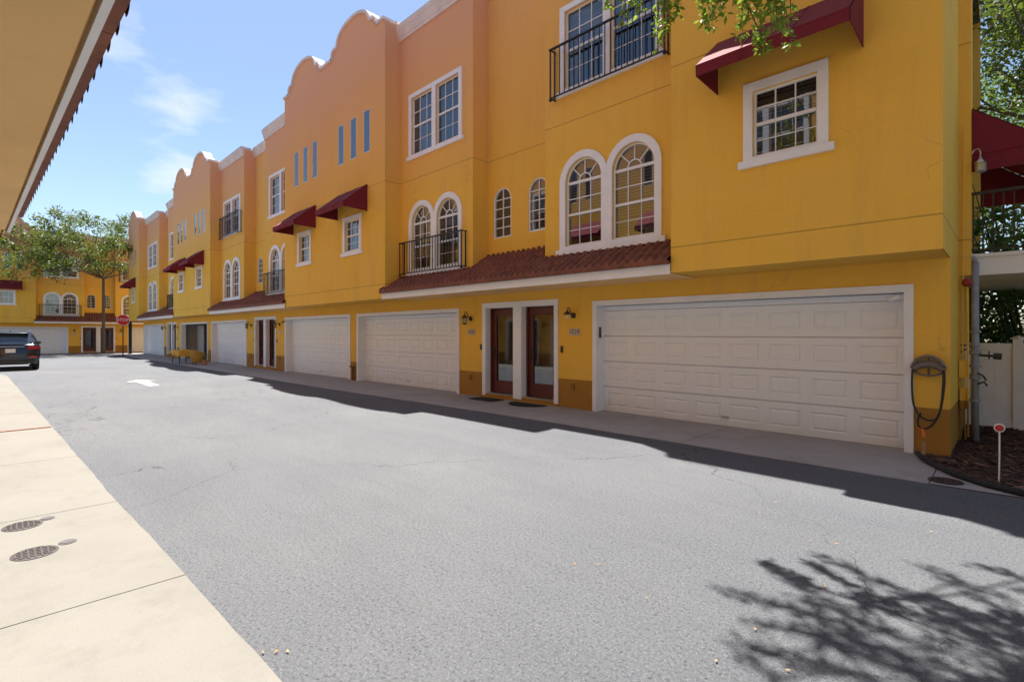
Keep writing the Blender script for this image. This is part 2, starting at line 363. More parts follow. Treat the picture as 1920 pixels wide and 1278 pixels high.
def bars(mb, x0, x1, z0, z1, y, cols, rows, w=.016):
    for i in range(1, cols): 
        xx = x0 + (x1-x0)*i/cols; mb.box(xx-w/2, xx+w/2, y, y+.02, z0, z1)
    for i in range(1, rows):
        zz = z0 + (z1-z0)*i/rows; mb.box(x0, x1, y+.001, y+.019, zz-w/2, zz+w/2)
def sash(mb, x0, x1, z0, z1, y, cols=3, fan=None):
    e = .03; zm = (z0+z1)/2
    mb.box(x0, x0+e, y-.008, y+.03, z0, z1); mb.box(x1-e, x1, y-.008, y+.03, z0, z1)
    mb.box(x0+e, x1-e, y-.006, y+.03, z0, z0+e+.01); mb.box(x0+e, x1-e, y-.006, y+.03, z1-e, z1)
    mb.box(x0+e, x1-e, y-.014, y+.03, zm-.022, zm+.022)
    bars(mb, x0+e, x1-e, zm+.022, z1-e, y, cols, 2); bars(mb, x0+e, x1-e, z0+e+.01, zm-.022, y+.006, cols, 2, .012)
    if fan:
        cx = (x0+x1)/2; r = (x1-x0)/2; n = 14
        def ringseg(r0, r1):
            o = [(cx+r1*math.cos(math.pi*k/n), z1+r1*math.sin(math.pi*k/n)) for k in range(n+1)]
            i = [(cx+r0*math.cos(math.pi*k/n), z1+r0*math.sin(math.pi*k/n)) for k in range(n, -1, -1)]
            mb.slab(o+i, [], y-.006, y+.025)
        ringseg(r-e, r); ringseg(r*.33-.012, r*.33+.008)
        for a in (45, 90, 135):
            d = Vector((math.cos(R(a)), math.sin(R(a)))); q = Vector((-d.y, d.x))*.009
            p0 = Vector((cx, z1)) + d*r*.33; p1 = Vector((cx, z1)) + d*(r-e)
            mb.slab([tuple(p0-q), tuple(p0+q), tuple(p1+q), tuple(p1-q)], [], y-.002, y+.02)
        mb.box(x0, x1, y-.012, y+.03, z1-.02, z1+.02)

def win_arch_pair(H, cx, y, s=1, blinds='blind'):
    holes = [arch(cx-1.0*s, cx-.12*s, 3.33, 4.6), arch(cx+.12*s, cx+1.0*s, 3.33, 4.6)]
    t = MB(); ro = .58*s; c = .56*s; a0 = math.acos(min(1, c/ro)); n = 16
    out = [(cx-c-ro, 3.27), (cx+c+ro, 3.27)]
    out += [(cx+c+ro*math.cos(t_), 4.6+ro*math.sin(t_)) for t_ in [k/n*(math.pi-a0) for k in range(n+1)]]
    out += [(cx-c+ro*math.cos(t_), 4.6+ro*math.sin(t_)) for t_ in [a0 + k/n*(math.pi-a0) for k in range(1, n+1)]]
    t.slab(out, holes, y-.035, y-.001); t.box(cx-1.22*s, cx+1.22*s, y-.06, y-.001, 3.17, 3.269)
    W_ = H.b(t, 'window', M['trim'])
    for k, h in enumerate(holes):
        x0, x1 = h[0][0], h[1][0]
        f = MB(); sash(f, x0, x1, 3.33, 4.6, y+.05, 3, True); H.b(f, 'sash', M['trim'], W_)
        g = MB(); g.sheet(h, [], y+.068); H.b(g, 'pane', M['glass'], W_)
        b = MB(); b.sheet(rect(x0, x1, 4.6, 4.6+(x1-x0)/2), [], y+.16, 1); b.sheet(rect(x0, x1, 3.33 + random.choice((0, .62, .64)), 4.6), [], y+.14)
        H.b(b, 'blind', [M[blinds], M['curtain']], W_)
    return holes
def win_double(H, cx, y, s=1, blinds='blueblind', z0=6.5, z1=8.07, low=True):
    holes = [rect(cx-1.02*s, cx-.08*s, z0, z1), rect(cx+.08*s, cx+1.02*s, z0, z1)]
    t = MB(); t.slab(rect(cx-1.14*s, cx+1.14*s, z0-.03, z1+.11), holes, y-.035, y-.001); t.box(cx-1.2*s, cx+1.2*s, y-.06, y-.001, z0-.13, z0-.031)
    W_ = H.b(t, 'window', M['trim'])
    for h in holes:
        x0, x1 = h[0][0], h[1][0]
        f = MB(); sash(f, x0, x1, z0, z1, y+.05); H.b(f, 'sash', M['trim'], W_)
        g = MB(); g.sheet(h, [], y+.068); H.b(g, 'pane', M['glass'], W_)
        if low is not None:
            b = MB(); b.sheet(rect(x0, x1, (z0+z1)/2 if low else z0, z1), [], y+.14); H.b(b, 'blind', M[blinds], W_)
    return holes
def win_small(H, cx, y, s=1):
    h = rect(cx-.43*s, cx+.43*s, 4.09, 5.03)
    t = MB(); t.slab(rect(cx-.56*s, cx+.56*s, 4.051, 5.15), [h], y-.035, y-.001); t.box(cx-.63*s, cx+.63*s, y-.06, y-.001, 3.95, 4.05)
    W_ = H.b(t, 'window', M['trim'])
    f = MB(); sash(f, h[0][0], h[1][0], 4.09, 5.03, y+.05); H.b(f, 'sash', M['trim'], W_)
    g = MB(); g.sheet(h, [], y+.068); H.b(g, 'pane', M['glass'], W_)
    b = MB(); b.sheet(rect(h[0][0], h[1][0], 4.5, 5.03), [], y+.14); H.b(b, 'blind', M['blind'], W_)
    return [h]
def win_slots(H, cx, y, s=1):
    hs = []
    for d in (-.77, 0, .77):
        h = rect(cx+(d-.18)*s, cx+(d+.18)*s, 6.86, 8.1); hs.append(h)
        t = MB(); t.slab(rect(h[0][0]+.004, h[1][0]-.004, 6.864, 8.096), [rect(h[0][0]+.02, h[1][0]-.02, 6.88, 8.08)], y+.006, y+.05)
        W_ = H.b(t, 'window', M['trim'])
        g = MB(); g.sheet(rect(h[0][0]+.02, h[1][0]-.02, 6.88, 8.08), [], y+.015); H.b(g, 'pane', M['glass'], W_)
        b = MB(); b.sheet(rect(h[0][0], h[1][0], 6.86, 8.1), [], y+.06); H.b(b, 'blind', M['blueblind'], W_)
    return hs
def win_narrow(H, cx, y, s=1):
    w = .3*min(s, 1.1); h = arch(cx-w, cx+w, 3.9, 4.8)
    t = MB(); inn = arch(cx-w+.03, cx+w-.03, 3.93, 4.8); t.slab(arch(cx-w+.003, cx+w-.003, 3.903, 4.8), [inn], y+.01, y+.09)
    t.box(cx-.01, cx+.01, y+.03, y+.05, 3.93, 5.06)
    for zz in (4.15, 4.38, 4.61, 4.83): t.box(cx-w+.03, cx+w-.03, y+.031, y+.049, zz-.01, zz+.01)
    W_ = H.b(t, 'window', M['trim'])
    g = MB(); g.sheet(inn, [], y+.052); H.b(g, 'pane', M['glass'], W_)
    b = MB(); b.sheet(arch(cx-w, cx+w, 3.9, 4.8), [], y+.14); H.b(b, 'blind', M['blind'], W_)
    return [h]
def railing(H, x0, x1, z0, z1, y, out=.17):
    m = MB(); yf = y-out
    m.box(x0-.03, x1+.03, yf-.022, yf+.022, z1-.03, z1); m.box(x0-.02, x1+.02, yf-.012, yf+.012, z0, z0+.025)
    for xx in (x0, x1):
        m.box(xx-.012, xx+.012, yf+.023, y, z1-.028, z1-.004); m.box(xx-.012, xx+.012, yf+.013, y, z0+.002, z0+.024)
        m.box(xx-.014, xx+.014, yf-.011, yf+.011, z0+.025, z1-.03)
        m.box(xx-.012, xx+.012, y-.05, y-.026, z0+.025, z1-.028)
        m.lathe([(.012, 0), (.032, .015), (.032, .04), (.01, .06)], (xx, yf, z0-.055), 8)
    n = int((x1-x0)/.115)
    for i in range(1, n):
        xx = x0+(x1-x0)*i/n; m.box(xx-.0075, xx+.0075, yf-.0075, yf+.0075, z0+.025, z1-.03)
        if i % 6 == 1:
            for q in (.3, .7): m.lathe([(.006, -.03), (.02, 0), (.006, .03)], (xx, yf, z0+(z1-z0)*q), 6)
    return H.b(m, 'balcony_railing', M['iron'])
def awning(H, cx, y, hw=.91):
    x0, x1 = cx-hw, cx+hw; yt, yf = y-.012, y-.75; zt, zf, zb = 5.92, 5.31, 5.16
    m = MB(); t = .012
    def plate(pts, nrm):
        q = [Vector(p) for p in pts]; n = Vector(nrm)*t
        m.poly(q); m.poly([p-n for p in q[::-1]])
        for i in range(len(q)): m.poly([q[i], q[i]-n, q[(i+1) % len(q)]-n, q[(i+1) % len(q)]])
    plate([(x0,yt,zt),(x1,yt,zt),(x1,yf,zf),(x0,yf,zf)], (0,-.6,.75)); plate([(x0,yf,zf),(x1,yf,zf),(x1,yf+.01,zb),(x0,yf+.01,zb)], (0,-1,0))
    plate([(x0,yt,zt),(x0,yf,zf),(x0,yf+.01,zb),(x0,yt,zb-.02)], (-1,0,0)); plate([(x1,yt,zt),(x1,yf,zf),(x1,yf+.01,zb),(x1,yt,zb-.02)], (1,0,0))
    for k in (1, 2):
        xx = x0+(x1-x0)*k/3; m.tube([(xx, yt-.01, zt+.004), (xx, yf, zf+.006), (xx, yf-.002, zb)], .006, 4)
    m.tube([(x0, yf-.003, zf-.004), (x1, yf-.003, zf-.004)], .006, 4)
    o = H.b(m, 'awning', M['maroon'])
    f = MB()
    for xx in (x0+.03, cx, x1-.03): f.tube([(xx, yt-.01, 5.82), (xx, yf+.05, 5.27)], .012, 6)
    f.tube([(x0+.03, yf+.05, 5.2), (x1-.03, yf+.05, 5.2)], .012, 6); H.b(f, 'awning_frame', M['silver'], o)
    return o
def lantern(H, x, z, whole=True):
    m = MB(); y = -.002
    m.lathe([(.02, -.05), (.05, -.035), (.06, -.015), (.062, 0)], (x, y, z-.03), 14, axis='y')
    pts = [(x, y-.04, z-.03), (x, y-.09, z+.02), (x, y-.13, z+.10), (x, y-.17, z+.14), (x, y-.21, z+.11), (x, y-.21, z+.06)]
    m.tube(pts, .011, 6)
    c = (x, y-.21, z)
    m.lathe([(.008, .07), (.03, .055), (.045, .03), (.085, -.005), (.085, -.015), (.02, -.014)], c, 10)
    if whole:
        for k in range(6):
            a = math.pi*2*k/6; p = (c[0]+.07*math.cos(a), c[1]+.07*math.sin(a)); q = (c[0]+.052*math.cos(a), c[1]+.052*math.sin(a))
            m.tube([(*p, z-.012), (*q, z-.16)], .006, 4)
        m.lathe([(.055, -.16), (.06, -.165), (.05, -.18), (.012, -.19), (.006, -.2)], c, 10)
    o = H.b(m, 'wall_lantern', M['bronze'], smooth=False)
    g = MB()
    if whole: g.lathe([(.06, -.018), (.045, -.155)], c, 6)
    else: g.lathe([(.012, -.016), (.03, -.05), (.034, -.075), (.022, -.1), (.004, -.108)], c, 10)
    H.b(g, 'lamp_glass' if whole else 'bulb', M['lampglass'] if whole else M['bulb'], o, True)
    return o
def garage_door(H, x0, x1, y, z1=2.14):
    z0 = (gz((x0+x1)/2) - .01) if H.root.matrix_world[0][0] > .5 else -.02
    m = MB(); rows, cols = 4, 8; gapx = .02; hh = (z1-z0-.09)/rows
    m.box(x0, x1, y-.02, y+.04, z1-.088, z1)
    for r in range(rows):
        za, zb = z0+r*hh+.006, z0+(r+1)*hh-.006
        holes = []; cw = (x1-x0)/cols
        for c in range(cols):
            a, b_ = x0+c*cw+.075, x0+(c+1)*cw-.075; c0, c1 = za+.11, zb-.11
            holes.append(rect(a, b_, c0, c1))
        m.sheet(rect(x0, x1, za, zb), holes, y)
        m.rim(rect(x0, x1, za, zb), y, y+.04)
        for h in holes:
            (a, c0), (b_, _), (_, c1), _ = h
            i1 = rect(a+.025, b_-.025, c0+.025, c1-.025); i2 = rect(a+.05, b_-.05, c0+.05, c1-.05)
            def ring(A, ya, B, yb):
                for k in range(4):
                    p, q, r_, t = A[k], A[(k+1) % 4], B[(k+1) % 4], B[k]
                    m.poly([(p[0], ya, p[1]), (q[0], ya, q[1]), (r_[0], yb, r_[1]), (t[0], yb, t[1])])
            ring(h, y, i1, y+.022); ring(i1, y+.022, i2, y+.004); m.poly([(p[0], y+.004, p[1]) for p in i2])
    m.box(x0, x1, y+.041, y+.05, z0, z1)
    o = m.build('garage_door', M['garage'], H.root, False, H.sh, fix=False)
    s_ = MB(); s_.box(x0, x1, y-.005, y+.03, z0-.03, z0+.004); H.b(s_, 'rubber_seal', M['rubber'], o)
    k = MB(); xm = (x0+x1)/2; k.box(xm-.06, xm+.06, y-.03, y-.001, z0+.16, z0+.19); H.b(k, 'handle', M['silver'], o)
    return o
def door(H, x0, x1, hs):
    y = .19; z0, z1 = .14, 2.19; m = MB()
    m.box(x0, x0+.045, y-.05, y+.05, .1, z1+.03); m.box(x1-.045, x1, y-.05, y+.05, .1, z1+.03); m.box(x0+.045, x1-.045, y-.05, y+.05, z1, z1+.03)
    fr = H.b(m, 'door_frame', M['doorred'])
    a, b_ = x0+.05, x1-.05
    g = rect(a+.115, b_-.115, z0+.27, z1-.16)
    d = MB(); d.slab(rect(a, b_, z0, z1-.004), [g], y, y+.045)
    inn = rect(a+.135, b_-.135, z0+.29, z1-.18); d.slab(g, [inn], y-.008, y+.012)
    D = H.b(d, 'door', M['doorred'])
    p = MB(); p.sheet(inn, [], y+.018); H.b(p, 'glass', M['doorglass'], D)
    bk = MB(); bk.sheet(rect(x0, x1, .1, 2.2), [], y+.5); H.b(bk, 'hall_curtain', M['curtain'], D)
    hx = a+.06 if hs < 0 else b_-.06; h = MB()
    h.box(hx-.02, hx+.02, y-.012, y-.001, .98, 1.28); h.lathe([(.012, -.05), (.028, -.045), (.028, -.02), (.01, -.012)], (hx, y, 1.2), 10, axis='y')
    h.tube([(hx, y-.012, 1.1), (hx, y-.05, 1.08), (hx, y-.05, 1.0), (hx, y-.012, .99)], .009, 6); H.b(h, 'handle', M['bronze'], D)
    st = MB(); st.box(x0, x1, y-.18, y+.1, .095, .13); H.b(st, 'threshold', M['silver'])

def tiles(H, x0, x1, ytop, name='tile_roof', trimends=True):
    """barrel-tile skirt from eave (y=-1.1,z=2.73) up to y=ytop on a .69 slope"""
    m = MB(); pitch = .168; nx = max(1, round((x1-x0)/pitch)); pw = (x1-x0)/nx; sl = .66
    y0 = -1.12; z0 = 2.725; run = .27; ncourse = math.ceil((ytop-y0)/run); q = 8
    for c in range(ncourse):
        ya = y0+c*run - .015; yb = min(y0+(c+1)*run+.02, ytop)
        rows_ = []
        for (yy, lift) in ((ya, .0), (ya, .055), (yb, .010)):
            row = []
            for i in range(nx*q+1):
                u = i/q; fr = u-math.floor(u)
                prof = .058*max(0, math.sin(math.pi*min(fr/.62, 1))) if fr < .62 else -.012*math.sin(math.pi*(fr-.62)/.38)
                j = random.Random(int(u)*31+c).uniform(-.004, .004)
                zz = z0 + (yy-y0)*sl + lift + prof + j
                if lift == 0.0: zz -= .018
                row.append(m.vert((x0+u*pw, yy, zz)))
            rows_.append(row)
        for a, b in zip(rows_, rows_[1:]):
            for i in range(nx*q): m.face((a[i], a[i+1], b[i+1], b[i]))
    m.box(x0+.003, x1-.003, -1.128, -1.046, 2.695, 2.752)
    return m.build(name, M['tile'], H.root, False, H.sh, fix=False)

def gable_profile(x0, x1, base):
    """curvilinear mission gable, list of (x,z) from x1 back to x0 along the top"""
    cx = (x0+x1)/2; k = (x1-x0)/3.5; pts = []
    half = [(1.75, base), (1.30, base), (1.27, base+.02), (1.26, base+.2), (1.2, base+.25), (1.0, base+.27), (.97, base+.3)]
    for t in range(0, 11):
        a = math.pi/2*t/10; half.append((.93*math.cos(a), base+.33+.46*math.sin(a)))
    r = [(cx+d*k, z) for d, z in half]; l = [(cx-d*k, z) for d, z in half[:-1]]
    return r + l[::-1]
ZC = 10.25
def upper_panel(H, x0, x1, y, zb, top, holes, name='upper_wall', left=None, right=None, gable=False):
    m = MB()
    out = [(x0, zb), (x1, zb)] + (gable_profile(x0, x1, top) if gable else [(x1, top), (x0, top)])
    m.sheet(out, holes, y)
    for h in holes: m.rim(h, y, y+.1)
    th = .28
    tp = out[2:]
    if gable:
        bk = [(x0, 9.5), (x1, 9.5)] + tp; m.sheet(bk, [], y+th, 0, True)
    for s_, xx, w in ((left, x0, 1), (right, x1, -1)):
        if s_ is not None:      # return wall from y to s_
            m.poly([(xx, y, zb), (xx, s_, zb), (xx, s_, top), (xx, y, top)])
            m.poly([(xx+w*.25, y+th, 9.5), (xx+w*.25, s_, 9.5), (xx+w*.25, s_, top), (xx+w*.25, y+th, top)])
            if s_ > -.4 or gable: m.poly([(xx, s_, 9.5), (xx+w*.25, s_, 9.5), (xx+w*.25, s_, top), (xx, s_, top)])
    if not gable: m.poly([(x0, y+th, 9.5), (x1, y+th, 9.5), (x1, y+th, top), (x0, y+th, top)])
    return H.b(m, name, M['stucco_mid'] if name == 'recess_wall' or (name == 'middle_wall' and H.root['label'].startswith('nearest')) else (M['stucco'] if H.root['label'].startswith('nearest') else M['stucco_sky_cast']))
def gable_cap(H, x0, x1, y, base, left, right):
    pr = gable_profile(x0, x1, base); m = MB(); th = .28
    pts = [Vector(p) for p in pr]; outer = []
    for i, p in enumerate(pts):
        a = pts[max(i-1, 0)]; b = pts[min(i+1, len(pts)-1)]; d = (b-a).normalized(); n = Vector((d.y, -d.x))
        if n.y < -.2: n = -n
        outer.append(p + n*.085)
    outer[0].x = pts[0].x; outer[-1].x = pts[-1].x
    ya, yb = y-.06, y+th+.06
    for i in range(len(pts)-1):
        A = [(pts[i].x, ya, pts[i].y), (pts[i+1].x, ya, pts[i+1].y), (outer[i+1].x, ya, outer[i+1].y), (outer[i].x, ya, outer[i].y)]
        Bq = [(x_, yb, z_) for x_, _, z_ in A]
        m.poly(A); m.poly(Bq[::-1]); m.poly([A[3], A[2], Bq[2], Bq[3]]); m.poly([A[1], A[0], Bq[0], Bq[1]])
    for s_, xx, w in ((left, x0, 1), (right, x1, -1)):
        m.poly([(xx, ya, base), (xx, yb, base), (xx, yb, base+.085), (xx, ya, base+.085)])
        if s_ is not None:
            xa, xb = sorted((xx-w*.05, xx+w*.3)); m.box(xa, xb, y+th+.062, s_+.02, base+.001, base+.084)
    H.b(m, 'gable_coping', M['cap'])
def cornice(H, x0, x1, y):
    pr = [(0, 9.84), (.05, 9.84), (.055, 9.9), (.08, 9.93), (.11, 10.05), (.15, 10.14), (.15, 10.25), (-.3, 10.25), (-.3, 10.16), (0, 10.16)]
    m = MB(); a = [m.vert((x0, y-p, z)) for p, z in pr]; b = [m.vert((x1, y-p, z)) for p, z in pr]; n = len(pr)
    for i in range(n): m.face((a[i], a[(i+1) % n], b[(i+1) % n], b[i]))
    m.face(a); m.face(b[::-1]); H.b(m, 'cornice', M['cap'])

def unit(rowM, g0, g1, mid, party, typ, gar, dr, label, open_garage=False, details=0, end=None, depth=9, upper_windows=True, number=None, gwindow=True, nodoor=False, nobalc=False, group='terraced yellow townhouses'):
    """g0: gable far edge (outer/centre), g1: gable edge beside mid bay; mid: edge mid/B ; party: wall between doors. works in either direction"""
    sg = 1 if party > g0 else -1
    H = House(rowM, party, label, group)
    def span(a, b): return (min(a, b), max(a, b))
    lo, hi = span(g0, party)
    gx = span(g0, g1); mx = span(g1, mid); bx = span(mid, party)
    gs = (gx[1]-gx[0])/3.5; ms = (mx[1]-mx[0])/3.12; bs = (bx[1]-bx[0])/1.15
    gc = sum(gx)/2 ; mc = sum(mx)/2 + (0 if typ == 'C' else .03)
    # gable bay
    hs = []
    if gwindow:
        gw = gc + (.0 if end else -.05*sg)
        hs += win_small(H, gw, -1.0, min(gs, 1.05)); awning(H, gw, -1.0)
        if upper_windows: hs += win_slots(H, gw+.05, -1.0, min(gs, 1.05))
    jl, jr = None, None
    inner = -.5 + .9
    if sg > 0: jr = inner
    else: jl = inner
    if end:
        if sg > 0: jl = end
        else: jr = end
    upper_panel(H, gx[0], gx[1], -1.0, 2.56, 10.3, hs, 'gable_wall', jl, jr, True)
    gable_cap(H, gx[0], gx[1], -1.0, 10.3, jl, jr)
    m = MB(); m.box(gx[0]+.012, gx[1]-.012, -.99, 0, 2.562, 2.64); H.b(m, 'soffit', M['stucco'])
    # middle bay
    hs = win_arch_pair(H, mc, -.5, ms)
    hs += win_double(H, mc, -.5, ms, 'blind' if typ == 'C' else 'blueblind', low=True if typ == 'C' else None)
    if typ == 'C' and not nobalc: railing(H, mc-1.27*ms, mc+1.27*ms, 6.34, 7.35, -.5)
    elif typ == 'E': railing(H, mc-1.36*min(ms, 1.03), mc+1.3*min(ms, 1.03), 3.22, 4.1, -.5)
    r_ = dict(left=None, right=None); r_['right' if sg > 0 else 'left'] = 0.0 + .6
    upper_panel(H, mx[0], mx[1], -.5, 2.6, 10.16, hs, 'middle_wall', **r_)
    cornice(H, mx[0], mx[1], -.5)
    # recessed bay above the doors
    nc = party - sg*.58*bs
    hs = win_narrow(H, nc, 0.0)
    upper_panel(H, bx[0], bx[1], 0.0, 2.6, 10.16, hs, 'recess_wall'); cornice(H, bx[0], bx[1], 0.0)
    # tile skirt
    tiles(H, mx[0]-(.1 if sg > 0 else -0.0), mx[1]+(0.0 if sg > 0 else .1), -.49) if typ == 'E' else tiles(H, mx[0], mx[1], -.49)
    tiles(H, bx[0], bx[1], .02)
    fx = span(g1 - (sg*.1 if typ == 'E' else 0), party)
    m = MB(); m.box(fx[0], fx[1], -1.045, -1.022, 2.54, 2.71)
    H.b(m, 'fascia', M['trim'])
    m = MB(); sx0, sx1 = span(g1, party); m.box(sx0, sx1, -1.008, 0, 2.548, 2.60); m.box(sx0, sx1, -1.0215, -1.0085, 2.58, 2.59)
    H.b(m, 'soffit', M['soffit'])
    # ground wall
    gx0, gx1 = gar; gin = rect(gx0+.1, gx1-.1, -.3, 2.15)
    outl = None
    if nodoor: holes = []
    else:
        d0, d1 = dr; holes = [rect(d0, d1, .1, 2.22)]
    m = MB()
    # outline with garage notch cut from the bottom
    a, b_ = gx0+.1, gx1-.1
    outl = [(lo, -.3), (a, -.3), (a, 2.15), (b_, 2.15), (b_, -.3), (hi, -.3), (hi, 2.6), (lo, 2.6)]
    m.sheet(outl, holes, 0.0)
    for h in holes: m.rim(h, 0, .3)
    if end:
        xx = g0; m.poly([(xx, 0, -.3), (xx, end, -.3), (xx, end, 2.56), (xx, 0, 2.56)])
    H.b(m, 'ground_wall', M['stucco'])
    gy = .24
    t = MB()      # garage surround: casing + jambs
    t.box(gx0, gx0+.1, -.03, gy, -.3, 2.15); t.box(gx1-.1, gx1, -.03, gy, -.3, 2.15); t.box(gx0, gx1, -.03, gy, 2.15, 2.25)
    H.b(t, 'garage_frame', M['trim'])
    if open_garage:
        t = MB(); yb = 5.0
        t.poly([(a, gy, -.1), (b_, gy, -.1), (b_, yb, -.1), (a, yb, -.1)]); t.poly([(a-.3, gy, -.1), (a-.3, yb, -.1), (a-.3, yb, 2.5), (a-.3, gy, 2.5)])
        t.poly([(b_, gy, -.1), (b_, yb, -.1), (b_, yb, 2.5), (b_, gy, 2.5)]); t.poly([(a-.3, yb, -.1), (b_, yb, -.1), (b_, yb, 2.5), (a-.3, yb, 2.5)]); t.poly([(a-.3, gy, 2.5), (b_, gy, 2.5), (b_, yb, 2.5), (a-.3, yb, 2.5)])
        t.box(a+.02, a+1.5, .9, .95, -.1, 2.1)
        I = H.b(t, 'garage_interior', M['interior'])
        t = MB(); xd = a+2.2; t.box(xd, xd+2.2, 2.0, 2.05, -.1, 2.2); t.box(xd+1.7, xd+1.85, 1.93, 1.99, .95, 1.05); H.b(t, 'inner_door', M['interior'], I)
    else: garage_door(H, a, b_, gy)
    if not nodoor:
        t = MB(); o0 = dr[0]-.11 if dr[0] < party and dr[1] < party else dr[0]-(dr[0]-party); 
        e0, e1 = (d0-.11, party) if d1 < party else (party, d1+.11)
        w = .028
        t.box(e0, d0, -w, -.001, .06, 2.22); t.box(d1, e1, -w, -.001, .06, 2.22); t.box(e0, e1, -w, -.001, 2.22, 2.34)
        t.box(d0-.002, d0+.012, -.001, .14, .1, 2.22); t.box(d1-.012, d1+.002, -.001, .14, .1, 2.22); t.box(d0+.012, d1-.012, -.001, .14, 2.208, 2.22)
        H.b(t, 'door_casing', M['trim'])
        door(H, d0+.012, d1-.012, -1 if typ == 'E' else -1)
        st = MB(); st.box(e0, e1, -.04, -.001, -.1, .055); H.b(st, 'door_step', M['stucco'])
        lx = (d1+.52) if d0 > party else (d0-.57)
        lantern(H, lx, 2.0, whole=not (details == 1))
        nm = MB(); nx_ = lx+.03
        nm.box(nx_-.14, nx_+.14, -.02, -.001, 1.55, 1.70); NP = H.b(nm, 'house_number', M['blind2'])
        if number:
            text(number, .13, 'digits', M['digits'], NP, Matrix.Translation((nx_-H.x0, -.024, 1.625)) @ Matrix.Rotation(R(90), 4, 'X'))
        bl = MB(); bxp = (d1+.11+.1) if d0 > party else (d0-.11-.06); bl.box(bxp-.025, bxp+.025, -.025, -.001, 1.18, 1.32); H.b(bl, 'doorbell', M['plastic_black'])
        ol = MB(); ol.box(lx-.05, lx+.03, -.03, -.001, .40, .53); H.b(ol, 'outlet_cover', M['outlet'])
    # roof and body behind
    m = MB(); m.poly([(lo, .25, 9.5), (hi, .25, 9.5), (hi, depth, 9.5), (lo, depth, 9.5)]); 
    m.poly([(gx[0], -.75, 9.5), (gx[1], -.75, 9.5), (gx[1], .25, 9.5), (gx[0], .25, 9.5)]); m.poly([(mx[0], -.25, 9.5), (mx[1], -.25, 9.5), (mx[1], .25, 9.5), (mx[0], .25, 9.5)])
    H.b(m, 'roof', M['greydisc'])
    m = MB(); m.poly([(lo, depth, -.3), (hi, depth, -.3), (hi, depth, 9.9), (lo, depth, 9.9)]); m.poly([(party, .3, -.3), (party, depth, -.3), (party, depth, 9.5), (party, .3, 9.5)])
    m.poly([(lo, .35, 2.67), (hi, .35, 2.67), (hi, depth, 2.67), (lo, depth, 2.67)])
    if not end: m.poly([(g0, .3, -.3), (g0, depth, -.3), (g0, depth, 9.5), (g0, .3, 9.5)])
    H.b(m, 'rear_wall', M['stucco'])
    return H
M['blind2'] = simple('cream_tile', (.55, .47, .36), .5, .1)
M['digits'] = simple('dark_digits', (.12, .08, .05), .5)
M['outlet'] = simple('outlet_brown', (.26, .12, .022), .6)

# ------------------------------------------------------------------ ground
def ground_grid(name, xs, yfun, z_off, mat, kind='structure', ny=1):
    m = MB(); prev = None
    for x in xs:
        a, b = yfun(x); ids = [m.vert((x, a+(b-a)*k/ny, gz(x)+z_off)) for k in range(ny+1)]
        if prev:
            for k in range(ny): m.face((prev[k], prev[k+1], ids[k+1], ids[k]))
        prev = ids
    o = m.build(name, mat); tag(o, kind=kind); return o
o = MB()
xs_ = [-800, -300, -120, -70, -60, -50, -40, -30, -20, -12, -8, 0, 20, 80, 400]
prev = None
for x in xs_:
    zz = gz(max(x, -60)) - .02; ids = [o.vert((x, y, zz)) for y in (-800, -60, 0, 60, 800)]
    if prev:
        for k in range(4): o.face((prev[k], prev[k+1], ids[k+1], ids[k]))
    prev = ids
tag(o.build('ground', M['soil']), kind='structure')
def frange(a, b, s):
    r = []; x = a
    while x < b: r.append(x); x += s
    return r + [b]
ground_grid('road', frange(-57.4, 30, 2), lambda x: (-3 if x > -31 else -45, 9.2 if x > -53 else 45), 0, M['asphalt'], ny=4)
# right-hand concrete apron in front of the garages, in slabs
def apron_edge(x):
    pts = [(-54, 6.7), (-32, 6.7), (-20, 6.7), (-14.6, 6.7), (-10, 6.83), (-6, 6.95), (-1, 6.93), (.2, 6.97), (1.5, 6.99)]
    for (xa, ya), (xb, yb) in zip(pts, pts[1:]):
        if x <= xb: return ya + (yb-ya)*(x-xa)/(xb-xa) + .01*math.sin(x*3.1)
    return 6.97
def walk_edge(x):
    pts = [(-29.4, -.9), (-29.1, -.2), (-28.6, .1), (-27.5, .26), (-11.63, .66), (-6.42, .78), (-3.86, .87), (-2.39, .91), (4, 1.1), (12, 1.3)]
    for (xa, ya), (xb, yb) in zip(pts, pts[1:]):
        if x <= xb: return ya + (yb-ya)*(x-xa)/(xb-xa) + .004*math.sin(x*2.3) + .003*math.sin(x*9.1+1)
    return 1.3
def slabs(name, joints, f0, f1, top, mat, gap=.012):
    m = MB()
    for a, b in zip(joints, joints[1:]):
        xs = frange(a+gap/2, b-gap/2, .3); rows_ = []
        for x in xs: rows_.append((x, f0(x), f1(x), gz(x)+top))
        ti = [[m.vert((x, y, z)) for (x, y, z) in ((r[0], r[1], r[3]-.05), (r[0], r[1], r[3]), (r[0], r[2], r[3]), (r[0], r[2], r[3]-.05))] for r in rows_]
        for p, q in zip(ti, ti[1:]):
            for k in range(3): m.face((p[k], p[k+1], q[k+1], q[k]))
        m.face(ti[0]); m.face(ti[-1][::-1])
    return tag(m.build(name, mat), kind='structure')
slabs('apron', [-53.0, -48, -43, -38, -33, -29.5, -26, -22, -18.9, -16.0, -12.2, -9.3, -6.4, -3.42, -.62], apron_edge, lambda x: 9.0, .008, M['apron'])
m = MB(); pts = [(-.60, 9.0), (-.61, 8.6), (-.90, 8.43), (-.72, 7.96), (-.58, 7.7), (-.44, 7.43), (-.18, 7.16), (.2, 6.98), (1.5, 7.0)]
bot = [(-.614, 9.0)]
xs = [-.614, -.5, -.44, -.3, -.18, 0, .2, .8, 1.5]
